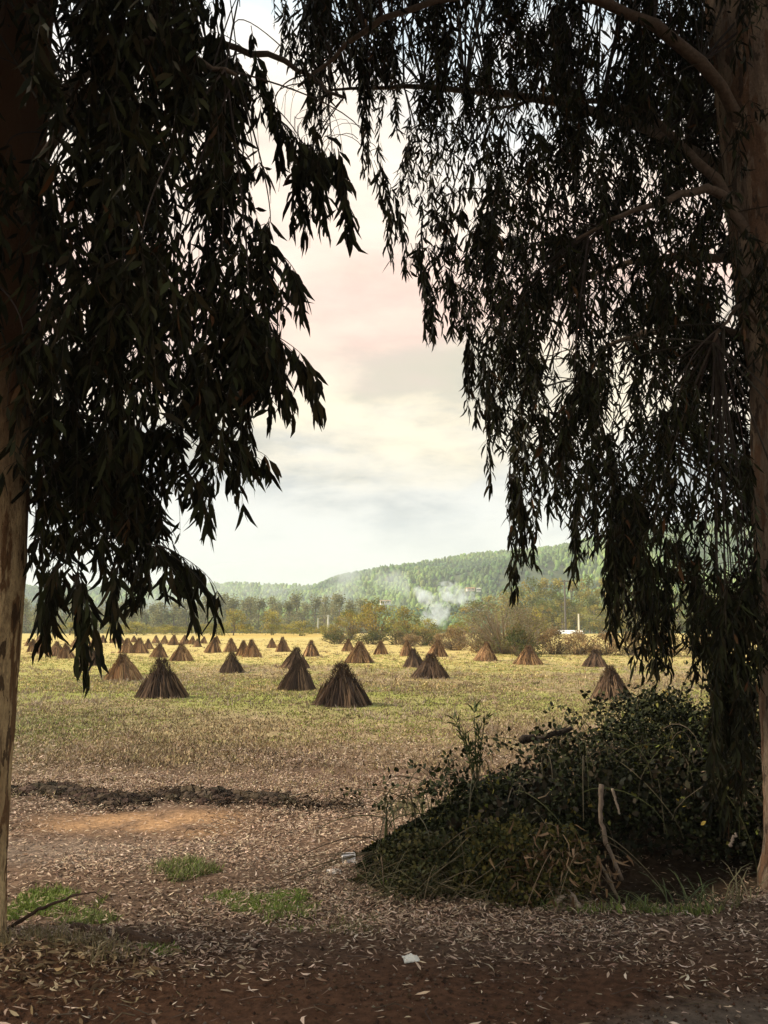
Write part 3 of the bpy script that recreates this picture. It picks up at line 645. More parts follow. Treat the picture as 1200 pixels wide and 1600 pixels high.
def litter():
    m = MB()
    def lay(n, y0, y1, p, lmin, lmax, keep, cols, pr=None):
        y = y0 + (y1 - y0) * R.random(n) ** p; x = (R.random(n) - .5) * 2 * (.46 * y + .5)
        k = R.random(n) < keep(x, y); x = x[k]; y = y[k]; n = len(x)
        a = R.uniform(0, 6.28, n); t = R.normal(0, .22, n); D = np.stack([np.cos(a), np.sin(a), t], 1); S = np.stack([-np.sin(a), np.cos(a), R.normal(0, .35, n)], 1)
        z = gz(x, y) + .006 + np.abs(R.normal(0, .010, n)) + np.abs(t) * .03; ln = R.uniform(lmin, lmax, n)
        m.leaves(np.stack([x, y, z], 1), D, S, ln, ln * R.uniform(.13, .26, n), R.normal(0, .22, n), pick(cols, n, .3, pr))
    pale = [(.46, .34, .24), (.34, .235, .165), (.22, .14, .09), (.11, .065, .042), (.58, .46, .35)]; pr = [.27, .24, .22, .18, .09]
    def dens(x, y):
        e = 5.75 + (fbm(x * .5, y * .5, 21) - .5) * 1.0 + .04 * (x - .5); d = sstep(-.7, .8, y - e + (fbm(x * 2.2, y * 2.2, 41) - .5) * .9) * (.22 + .78 * sstep(.36, .58, fbm(x * .9, y * .9, 231)))
        s = np.exp(-(((x + 2.4) / 1.0) ** 4 + ((y - 9.25) / .5) ** 4)); d = d * (1 - .9 * s)
        d = d * (1 - .75 * np.exp(-(((x + .8) / .5) ** 2 + ((y - 6.05) / .22) ** 2)))
        d = d * (1 - .85 * sstep(.5, 1.0, x) * sstep(7.25, 7.45, y))
        return d
    lay(190000, 5.0, 12, 1.0, .022, .062, dens, pale, pr)
    lay(80000, 9, 18, 1.0, .03, .075, lambda x, y: sstep(.35, .55, fbm(x * .6, y * .6, 241)) * (1 - sstep(14, 18, y)) * (1 - .9 * np.exp(-(((x + 2.4) / 1.0) ** 4 + ((y - 9.25) / .5) ** 4))), pale, pr)
    lay(1500, 4.5, 6.6, 1.0, .02, .06, lambda x, y: sstep(.34, .6, fbm(x * 1.3, y * 1.3, 251)), pale, [.14, .26, .32, .22, .06])
    lay(150, 4.5, 6.2, 1.0, .06, .11, lambda x, y: .8 + 0 * x, pale, [.32, .2, .1, .08, .3])
    n = 1000; x = R.normal(-1.95, .42, n); y = R.normal(5.35, .25, n); a = R.uniform(0, 6.28, n); D = np.stack([np.cos(a), np.sin(a), R.normal(0, .25, n)], 1)
    ln = R.uniform(.04, .10, n); m.leaves(np.stack([x, y, gz(x, y) + R.uniform(.005, .035, n)], 1), D, R.normal(size=(n, 3)) * [1, 1, .5], ln, ln * .2, R.normal(0, .2, n), pick([(.20, .14, .075), (.14, .09, .045), (.09, .055, .03), (.34, .26, .16)], n, .3))
    tag(m.build('leaf_litter', M_litter), 'fallen eucalyptus leaves covering the ground in the foreground', 'fallen leaves', kind='stuff')
    t = MB()
    for _ in range(260):
        y = R.uniform(3.6, 11) ; x = R.uniform(-.46, .46) * y; a = R.uniform(0, 6.28); l = R.uniform(.06, .3); z = float(gz(x, y)) + .012
        P = np.array([[x, y, z], [x + l * .5 * math.cos(a), y + l * .5 * math.sin(a), z + .01 + R.uniform(0, .02)], [x + l * math.cos(a + .25), y + l * math.sin(a + .25), z]])
        t.tube(P, R.uniform(.002, .005), 4, jitter((.11, .075, .05), 1, .5)[0])
    tag(t.build('twig_litter', M_wood), 'thin dry twigs strewn among the fallen leaves', 'twigs', kind='stuff')
litter()
def crumbs():
    m = MB(); n = 16000; y = 4.6 + 2.6 * R.random(n) ** 1.1; x = (R.random(n) - .5) * 2 * (.45 * y + .4); k = R.random(n) < .25 + .75 * sstep(.4, .6, fbm(x * 2.5, y * 2.5, 701)); x, y = x[k], y[k]; n = len(x)
    r = .004 + .012 * R.random(n) ** 4; oc = np.array([[1, 0, 0], [0, 1, 0], [-1, 0, 0], [0, -1, 0], [0, 0, .8], [0, 0, -.6]], float)
    V = np.stack([x, y, gz(x, y) + r * .2], 1)[:, None] + oc[None] * r[:, None, None] * R.uniform(.6, 1.4, (n, 6, 3)); t = np.array([[0, 1, 4], [1, 2, 4], [2, 3, 4], [3, 0, 4], [1, 0, 5], [2, 1, 5], [3, 2, 5], [0, 3, 5]])
    m.add(V.reshape(-1, 3), [(np.arange(n)[:, None, None] * 6 + t[None]).reshape(-1, 3)], np.repeat(pick([(.085, .05, .03), (.05, .03, .02), (.13, .09, .065), (.2, .16, .12)], n, .3, [.45, .3, .18, .07]), 6, 0))
    tag(m.build('soil_crumbs', M_heap), 'crumbs of soil and small stones on the dark ground in front', 'soil', kind='stuff')
crumbs()

# dark soil clods in a ridge across the near edge of the field
def clod(m, c, r, C, seed):
    u = np.linspace(0, 2 * math.pi, 11)[:-1]; v = np.linspace(-.45 * math.pi, .5 * math.pi, 7); U, Vv = np.meshgrid(u, v)
    k = .55 + .9 * fbm(np.cos(U) * 1.6 + seed, np.sin(U) * 1.6 + Vv * 1.7, seed, 3)
    P = np.stack([np.cos(U) * np.cos(Vv) * r[0] * k, np.sin(U) * np.cos(Vv) * r[1] * k, np.sin(Vv) * r[2] * k], -1) + c
    i = (np.arange(6)[:, None] * 10 + np.arange(10)[None]); j = (np.arange(6)[:, None] * 10 + (np.arange(10)[None] + 1) % 10)
    m.add(P.reshape(-1, 3), [np.stack([i, j, j + 10, i + 10], -1).reshape(-1, 4)], C)
def ridge(pts, hgt, wid, n, label, seed):
    m = MB(); pts = np.array(pts)
    for k in range(n):
        t = R.random() * (len(pts) - 1); a = int(t); p = pts[a] * (1 - t + a) + pts[min(a + 1, len(pts) - 1)] * (t - a); q = on_ground(p[0], p[1])
        brk = float(fbm(np.array(q[0] * 2.3), np.array(q[1]), seed + 3, 2))
        if R.random() > max(.04, min(1, (brk - .36) * 5)): continue
        f = R.normal(); x = q[0] + R.normal(0, .1); y = q[1] + f * wid * .5; big = math.exp(-f * f * .6) * (.35 + 1.1 * float(fbm(np.array(x * 1.5), np.array(0.), seed, 2))); r = (.014 + .065 * R.random() ** 3) * (.5 + big)
        clod(m, np.array([x, y, float(gz(x, y)) + hgt * .35 * big * R.uniform(0, 1)]), (r * 1.25, r, r * .8), jitter((.062, .045, .032), 1, .7)[0], k % 50)
    nb = 2200; t = R.random(nb) * (len(pts) - 1); a = t.astype(int); b2 = np.minimum(a + 1, len(pts) - 1); p = pts[a] * (1 - (t - a))[:, None] + pts[b2] * (t - a)[:, None]
    Q = np.array([on_ground(*v) for v in p]); Q[:, 1] += R.normal(0, wid * .5, nb); Q[:, 2] = gz(Q[:, 0], Q[:, 1]) + R.uniform(0, hgt * .6, nb)
    m.leaves(Q, R.normal(size=(nb, 3)) * [1, 1, .4], R.normal(size=(nb, 3)), R.uniform(.04, .14, nb), .014, .1, pick([(.06, .045, .03), (.12, .085, .055), (.035, .025, .018)], nb, .3))
    tag(m.build('soil_ridge', M_heap), label, 'soil heap')
ridge([(15, 1238), (80, 1236), (150, 1247), (200, 1258)], .05, .40, 800, 'low dark ridge of crumbled soil right beside the left trunk', 5)
ridge([(190, 1252), (260, 1240), (340, 1250), (420, 1252), (480, 1262), (570, 1258)], .07, .40, 1500, 'longer dark ridge of clods and dead roots across the near field edge', 9)

# ------------------------------------------------------------------ litter pieces and sticks
def crumple(name, px, py, w, d, h, c, label, cat, boxy=False):
    p = on_ground(px, py); p[2] = float(gz(p[0], p[1])); m = MB()
    if boxy:
        t = .006
        m.box((-w / 2, -d / 2, 0), (w / 2, d / 2, t), c)
        for x0, y0, x1, y1 in ((-w / 2, -d / 2, -w / 2 + t, d / 2), (w / 2 - t, -d / 2, w / 2, d / 2), (-w / 2 + t, d / 2 - t, w / 2 - t, d / 2)): m.box((x0, y0, t), (x1, y1, h), c)
        V = [(-w / 2, -d / 2, t), (w * .12, -d / 2, t), (w * .22, -d / 2, h * .55), (w / 2, -d / 2, h * .4), (w / 2, -d / 2, h), (-w / 2, -d / 2, h)]
        V2 = [(a, b + t, z) for a, b, z in V]; m.add(V + V2, [[(0, 1, 2, 5), (2, 3, 4, 5), (6, 11, 8, 7), (8, 11, 10, 9), (5, 4, 10, 11)]], c)
    else:
        u = np.linspace(-1, 1, 14); U, Vv = np.meshgrid(u, u); rr = np.sqrt(U ** 2 + Vv ** 2)
        edge_ = np.clip(1.15 - .3 * fbm(U * 2 + px, Vv * 2, 7), .6, 1.3)
        Zt = h * (fbm(U * 2.2 + px, Vv * 2.2, 11, 4) * 1.5) * np.clip(1.2 - rr, .08, 1); P = np.stack([U * w / 2 * edge_, Vv * d / 2 * edge_, Zt + .008], -1).reshape(-1, 3)
        P2 = P - [0, 0, .006]; i = (np.arange(13)[:, None] * 14 + np.arange(13)[None]).ravel(); q = np.stack([i, i + 1, i + 15, i + 14], -1); m.add(np.concatenate([P, P2]), [q, q[:, ::-1] + 196], c)
    o = m.build(name, M_plain); o.location = p; o.rotation_euler = (0, 0, .15); tag(o, label, cat); return o
crumple('carton', 545, 1348, .11, .10, .06, (.72, .72, .74), 'torn white carton lying beside the left end of the vine mound', 'litter', True)
crumple('paper_scrap', 522, 1365, .11, .14, .025, (.66, .60, .54), 'flat off-white paper scrap just below the torn white carton', 'litter')
crumple('paper_scrap', 642, 1499, .088, .10, .04, (.72, .70, .62), 'crumpled white paper on the dark soil in the foreground', 'litter')

def stick(name, pts, r0, r1, c, label, cat='stick', forks=()):
    P = np.array(pts, float); n = 14; t = np.linspace(0, len(P) - 1, n); Q = np.stack([np.interp(t, range(len(P)), P[:, k]) for k in range(3)], 1)
    Q[1:-1] += R.normal(0, r0 * .3, (n - 2, 3)); m = MB(); m.tube(Q, np.linspace(r0, r1, n) * R.uniform(.85, 1.2, n), 8, c)
    for f in forks: m.tube(np.array(f, float), np.linspace(r1 * .9, r1 * .3, len(f)), 5, c)
    o = m.build(name, M_wood, smooth=True); tag(o, label, cat); return o
g1 = on_ground(12, 1458); g2 = at(120, 1398, 5.55)
stick('fallen_branch', [g1 + [0, 0, .02], (g1 + g2) / 2 + [0, 0, .04], g2], .013, .007, (.08, .05, .035), 'thin dark branch leaning from the foot of the left trunk over the grass', 'branch', [[g2, g2 + [.10, .02, .01], g2 + [.16, 0, -.02]]])
def bark_strip(px0, py0, px1, py1, w, label):
    a = on_ground(px0, py0); b = on_ground(px1, py1); m = MB(); n = 12; t = np.linspace(0, 1, n); V = []
    for k in range(n):
        p = a * (1 - t[k]) + b * t[k]; p[2] = float(gz(p[0], p[1])); ww = w * (math.sin(math.pi * (.12 + .8 * t[k])) ** .5) * R.uniform(.8, 1.15)
        for j in range(5):
            s_ = (j / 4 - .5); V.append(p + np.array([R.normal(0, .004), s_ * ww, .05 - .16 * s_ * s_ * 1.0 + .012 * math.sin(7 * t[k])]))
    V = np.array(V); i = (np.arange(n - 1)[:, None] * 5 + np.arange(4)[None]).ravel(); q = np.stack([i, i + 1, i + 6, i + 5], -1); nv = len(V)
    m.add(np.concatenate([V, V - [0, 0, .008]]), [q, q[:, ::-1] + nv], (.075, .042, .025)); tag(m.build('bark_strip', M_wood, smooth=True), label, 'bark')
bark_strip(110, 1468, 170, 1478, .12, 'curled strip of fallen bark nearest the left trunk')
bark_strip(176, 1478, 268, 1492, .13, 'dark red-brown strip of fallen bark farther from the left trunk')

# ------------------------------------------------------------------ bramble thicket, vine mound, tufts
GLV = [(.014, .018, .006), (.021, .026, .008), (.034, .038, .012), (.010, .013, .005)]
def cane(m, a, b, rise, r, c): m.tube(bezier(a, a + [0, 0, rise], b + [0, 0, rise * .8], b, 10), np.linspace(r, r * .4, 10), 4, c)
def thicket():
    root = empty('bramble_thicket', (2.2, 8.2, 0)); O = np.array([2.2, 8.2, 0]); m = MB(); cm = MB()
    hx_ = np.array([-.15, .2, .9, 1.5, 2.1, 2.8, 3.5, 4.3, 5.4]); hh = np.array([.06, .26, .66, .88, .98, 1.10, 1.36, 1.5, 1.5])
    fx = np.array([-.2, .4, .9, 1.4, 1.8, 2.8, 3.2, 5.4]); fy = np.array([7.7, 7.35, 7.2, 7.3, 7.75, 7.8, 7.4, 7.2])
    def shell(n, size, cols, deep):
        x = R.uniform(-.15, 5.2, n); H = np.interp(x, hx_, hh) * (.60 + .75 * fbm(x * 2.3, x * 0 + 3, 301, 4)); yf = np.interp(x, fx, fy); yb = yf + np.interp(x, [-.15, .2, .9, 1.8], [.35, .8, 1.7, 2.6])
        a = R.uniform(.0, math.pi * .95, n)                       # cross-section arc from the front foot over the top to the back
        k = 1 - np.abs(R.normal(0, deep, n)) + .55 * (fbm(x * 2.6, a * 2.2, 311, 4) - .5); ry = (yb - yf) / 2
        y = (yf + yb) / 2 - np.cos(a) * ry * k; z = np.sin(a) ** .75 * H * k
        hol = fbm(x * 1.5 + 9, a * 1.8, 321, 3); keep = (hol + R.normal(0, .05, n) > .40); x, y, z = x[keep], y[keep], z[keep]; n = len(x)
        B = np.stack([x, y, z + gz(x, y) * 0], 1) - O; D = R.normal(size=(n, 3)) + [0, -.4, .1]; S = R.normal(size=(n, 3))
        cl = pick(cols, n, .3); m.leaves(B, D, S, size * R.uniform(.6, 1.3, n), size * .62 * R.uniform(.7, 1.2, n), R.normal(0, .15, n), cl)
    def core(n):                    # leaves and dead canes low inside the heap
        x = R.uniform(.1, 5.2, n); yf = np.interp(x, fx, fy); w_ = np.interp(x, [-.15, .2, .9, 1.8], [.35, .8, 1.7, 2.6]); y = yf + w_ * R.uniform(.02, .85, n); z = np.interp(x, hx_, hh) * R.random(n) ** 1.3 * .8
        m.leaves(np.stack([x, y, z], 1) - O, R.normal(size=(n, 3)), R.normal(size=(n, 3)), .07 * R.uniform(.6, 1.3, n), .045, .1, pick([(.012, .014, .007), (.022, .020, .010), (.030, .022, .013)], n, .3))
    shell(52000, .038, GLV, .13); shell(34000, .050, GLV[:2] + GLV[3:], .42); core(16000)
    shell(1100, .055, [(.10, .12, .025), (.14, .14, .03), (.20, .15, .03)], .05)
    for k in range(240):
        x = R.uniform(-.1, 5); yf = float(np.interp(x, fx, fy)); H = float(np.interp(x, hx_, hh)); a = np.array([x, yf + R.uniform(.3, 1.8), H * R.uniform(.2, .8)]); b = a + [R.normal(0, .5), R.normal(-.45, .4), R.uniform(-.5, .15)]
        b[2] = max(b[2], .03); cane(cm, a - O, b - O, R.uniform(.2, .6), R.uniform(.003, .007), pick([(.07, .06, .035), (.11, .09, .06), (.05, .055, .02)], 1)[0])
    for px, py, tx, ty, Yd in ((905, 1140, 945, 1088, 8.8), (935, 1120, 915, 1085, 8.9), (1005, 1100, 1040, 1045, 8.9), (1060, 1090, 1085, 1040, 9.0), (940, 1150, 938, 1095, 8.7), (965, 1110, 930, 1100, 8.8), (990, 1120, 1005, 1085, 8.6)):
        a = at(px, py, Yd) - O; b = at(tx, ty, Yd) - O; P = bezier(a, a + (b - a) * .3 + [.03, 0, .05], b + [-.04, 0, .05], b, 12); cm.tube(P, np.linspace(.006, .002, 12), 4, (.07, .06, .03))
        n = 26; q = P[R.integers(0, 12, n)] + R.normal(0, .025, (n, 3)); m.leaves(q, R.normal(size=(n, 3)), R.normal(size=(n, 3)), R.uniform(.03, .06, n), .03, .1, pick(GLV, n, .3))
    for k in range(60):            # arching shoots that break the outline
        x = R.uniform(.2, 4.6); H = float(np.interp(x, hx_, hh)); yf = float(np.interp(x, fx, fy)); a = np.array([x, yf + R.uniform(.3, 1.6), H * R.uniform(.75, 1.0)]); b = a + [R.normal(-.1, .28), R.normal(-.1, .3), R.uniform(.02, .32)]
        P = bezier(a, a + [0, 0, .2], b + [0, 0, .1], b, 10) - O; cm.tube(P, np.linspace(.005, .002, 10), 4, (.07, .06, .03)); n = 24; q = P[R.integers(2, 10, n)] + R.normal(0, .03, (n, 3)); m.leaves(q, R.normal(size=(n, 3)), R.normal(size=(n, 3)), R.uniform(.03, .07, n), .035, .1, pick(GLV[:3], n, .3))
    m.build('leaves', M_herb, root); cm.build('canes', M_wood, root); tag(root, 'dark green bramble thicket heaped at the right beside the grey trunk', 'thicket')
thicket()
def mound():
    O = np.array([.75, 6.9, 0]); root = empty('vine_mound', O); m = MB(); s = MB(); dr = MB()
    for (cx, cy, rx, ry, h, n, cols) in ((1.05, 7.05, .56, .50, .50, 9500, [(.040, .042, .012), (.068, .062, .016), (.025, .030, .009), (.10, .082, .02)]), (.40, 7.15, .55, .42, .32, 5600, [(.030, .034, .012), (.048, .048, .016), (.07, .062, .022)]), (.10, 7.45, .28, .22, .17, 1500, [(.022, .028, .010), (.034, .038, .013)])):
        v = unit(R.normal(size=(n, 3))); v[:, 2] = np.abs(v[:, 2]); k = 1 - np.abs(R.normal(0, .14, n)) + 1.0 * (fbm(v[:, 0] * 2.4 + cx * 9, v[:, 1] * 2.4 + v[:, 2] * 2.4, 401, 3) - .5)
        B = np.array([cx, cy, 0]) + v * np.array([rx, ry, h]) * k[:, None] - O; m.leaves(B, R.normal(size=(n, 3)) + [0, 0, .2], R.normal(size=(n, 3)), .034 * R.uniform(.6, 1.4, n), .026 * R.uniform(.7, 1.3, n), .1, pick(cols, n, .3))
        for q in range(34):
            a = np.array([cx + R.normal(0, rx * .5), cy + R.normal(0, ry * .4), h * R.uniform(.4, .9)]); b = a + [R.normal(-.2, .35), R.normal(-.35, .2), 0]; b[2] = R.uniform(.01, .12); cane(s, a - O, b - O, .12, .004, pick([(.12, .095, .055), (.08, .065, .035), (.17, .13, .08)], 1)[0])
    n = 420; B = np.array([1.22, 6.72, .22]) + R.normal(0, 1, (n, 3)) * [.19, .12, .13] - O; B[:, 2] = np.maximum(B[:, 2], .02); D = R.normal(0, .75, (n, 3)) + [0, -.2, -.6]
    dr.blades(B, D, R.normal(size=(n, 3)), R.uniform(.05, .14, n), .020, pick([(.15, .09, .045), (.10, .06, .03), (.24, .16, .09)], n, .3), .5)
    n = 600; x = R.uniform(-.1, 1.4, n); y = R.uniform(6.55, 7.1, n); B = np.stack([x, y, .02 + R.uniform(0, .12, n)], 1) - O; dr.blades(B, R.normal(size=(n, 3)) * [1, 1, .3], R.normal(size=(n, 3)), R.uniform(.1, .35, n), .007, pick([(.11, .09, .05), (.08, .075, .035), (.17, .135, .08)], n, .3), .2)
    m.build('leaves', M_herb, root); s.build('stems', M_wood, root); dr.build('dead_leaves', M_litter, root); tag(root, 'low yellow-green mound of cut vines with withered brown leaves at its front', 'vines')
mound()
def sprig():
    O = at(745, 1185, 8.0); O[2] = 0; root = empty('leafy_sprig', O); m = MB(); s = MB()
    for px, py in ((740, 1108), (715, 1125), (760, 1120), (705, 1120), (748, 1140), (728, 1150)):
        tip = at(px, py, 8.0) - O; P = bezier(np.array([0, 0, .3]), np.array([0, 0, .6]), tip * [.6, 1, 1] - [0, 0, .05], tip, 12); s.tube(P, np.linspace(.007, .002, 12), 4, (.06, .06, .025))
        n = 22; k = R.integers(5, 12, n); D = (P[k] - P[k - 1]); D = unit(D) + R.normal(0, .6, (n, 3)); m.leaves(P[k], D, R.normal(size=(n, 3)), R.uniform(.06, .12, n), .016, .1, pick([(.035, .05, .016), (.05, .07, .02)], n))
    s.build('stems', M_wood, root); m.build('leaves', M_herb, root); tag(root, 'upright sprig with narrow feathery leaves at the left end of the bramble top', 'plant')
sprig()
def tuft(px, py, n, hmin, hmax, label, cols, spread=.10, lean=.5, name='grass_tuft', wd=.010):
    O = on_ground(px, py); m = MB(); B = np.concatenate([R.normal(0, spread, (n, 2)) * [1.5, .7], np.zeros((n, 1))], 1); D = R.normal(0, lean, (n, 3)); D[:, 2] = 1
    h = R.uniform(hmin, hmax, n); S = np.cross(unit(D), [0, 0, 1.0]); V5 = MB()
    # arching blades: two joined segments
    Dn = unit(D); out = Dn * [1, 1, 0]; out = unit(out); S = unit(S); V = np.empty((n, 9, 3))
    for k, (t, drop, w) in enumerate(((0, 0, 1), (.4, .02, .9), (.72, .12, .65), (.92, .26, .35))):
        c = B + Dn * (h * t)[:, None] + out * (h * t * t * .45)[:, None] - np.array([0, 0, 1.0]) * (h * drop)[:, None]; V[:, 2 * k] = c - S * wd * w * .5; V[:, 2 * k + 1] = c + S * wd * w * .5
    V[:, 8] = B + Dn * h[:, None] + out * (h * .5)[:, None] - np.array([0, 0, 1.0]) * (h * .42)[:, None]
    i = np.arange(n)[:, None] * 9; m.add(V, [i + np.array([[0, 1, 3, 2]]), i + np.array([[2, 3, 5, 4]]), i + np.array([[4, 5, 7, 6]]), i + np.array([[6, 7, 8]])], np.repeat(pick(cols, n, .25), 9, 0))
    o = m.build(name, M_grass); o.location = (O[0], O[1], float(gz(O[0], O[1])) - .01); tag(o, label, 'grass tuft')
tuft(1085, 1408, 60, .14, .40, 'arching green grass tuft left of the right trunk foot', [(.07, .09, .03), (.10, .115, .045), (.05, .065, .022)])
tuft(1145, 1405, 34, .16, .46, 'upright pale dry grass tuft touching the right trunk foot', [(.22, .18, .10), (.16, .15, .07)], .06, .2)
tuft(985, 1418, 50, .10, .25, 'small green grass tuft at the front of the dark hollow', [(.10, .13, .04), (.14, .14, .05)], .08, .4)
W1 = (.21, .16, .12)
stick('dead_stake', [at(972, 1375, 7.35), at(945, 1310, 7.35), at(938, 1270, 7.35), at(940, 1226, 7.35)], .015, .019, W1, 'pale broken stake standing upright in front of the dark brambles')
stick('dead_stick', [at(968, 1272, 7.5), at(962, 1250, 7.5), at(957, 1232, 7.5)], .008, .012, (.30, .24, .18), 'short pale stick beside the top of the broken stake')
stick('dead_stick', [at(870, 1300, 7.1), at(920, 1320, 7.05), at(950, 1370, 7.0), at(965, 1402, 6.95)], .012, .014, (.17, .13, .09), 'long bent grey stick arching down from the vine mound')
stick('dead_stick', [at(850, 1355, 6.75), at(866, 1380, 6.7), at(878, 1405, 6.65)], .014, .010, (.25, .17, .10), 'brown stick sloping down at the right foot of the vine mound')
stick('dead_stick', [at(1140, 1322, 7.3), at(1150, 1302, 7.3)], .015, .008, (.25, .2, .16), 'short stub of wood low in the brambles near the right trunk')
stick('log', [at(815, 1158, 8.3), at(850, 1152, 8.4), at(892, 1138, 8.5)], .035, .022, (.035, .026, .02), 'dark log lying across the top of the bramble thicket', 'log')
stick('bark_chip', [on_ground(868, 1417) + [0, 0, .03], on_ground(890, 1412) + [0, 0, .08], on_ground(905, 1425) + [0, 0, .03]], .018, .022, (.36, .28, .21), 'pale curved wood chip on the ground in front of the hollow')

# ------------------------------------------------------------------ the two foreground eucalyptus trees
LPOLY = [(-160, -160), (300, -160), (345, -20), (350, 30), (362, 80), (392, 110), (405, 150), (398, 190), (425, 240), (432, 290), (455, 310), (462, 350), (455, 400), (468, 440), (476, 490), (455, 510), (440, 545), (470, 580), (495, 615), (490, 642), (465, 622), (440, 650), (420, 640), (400, 655), (403, 690), (422, 725), (424, 745), (400, 745), (386, 795), (368, 785), (350, 755), (333, 790), (325, 835), (300, 830), (280, 850), (288, 880), (298, 920), (308, 962), (288, 975), (270, 950), (240, 975), (215, 970), (190, 985), (165, 972), (152, 1000), (140, 1050), (110, 1045), (95, 1010), (62, 1000), (48, 980), (42, 900), (30, 800), (-160, 790)]
LCLUST = [(440, 205), (470, 215), (500, 225), (530, 255), (548, 310), (543, 385), (522, 345), (505, 375), (490, 380), (466, 375), (462, 320), (450, 260)]
RPOLY = [(405, -160), (418, 0), (424, 60), (440, 105), (468, 140), (480, 190), (500, 210), (525, 190), (548, 160), (572, 200), (575, 260), (570, 300), (590, 320), (610, 395), (620, 415), (632, 450), (648, 410), (665, 460), (660, 545), (690, 515), (718, 535), (742, 570), (735, 645), (762, 640), (752, 700), (760, 775), (790, 795), (800, 860), (806, 925), (822, 930), (845, 920), (850, 850), (862, 812), (880, 835), (893, 908), (915, 905), (925, 850), (942, 870), (935, 930), (945, 970), (946, 1045), (965, 1030), (985, 1035), (1000, 1010), (1010, 1075), (1030, 1085), (1045, 1050), (1062, 1010), (1095, 1050), (1112, 1100), (1118, 1270), (1150, 1295), (1182, 1230), (1192, 1060), (1350, 1050), (1350, -160)]
ELEAF = [(.075, .036, .014)] + 14 * [(.013, .013, .005), (.018, .019, .007), (.030, .032, .012), (.009, .009, .004), (.026, .020, .008)]
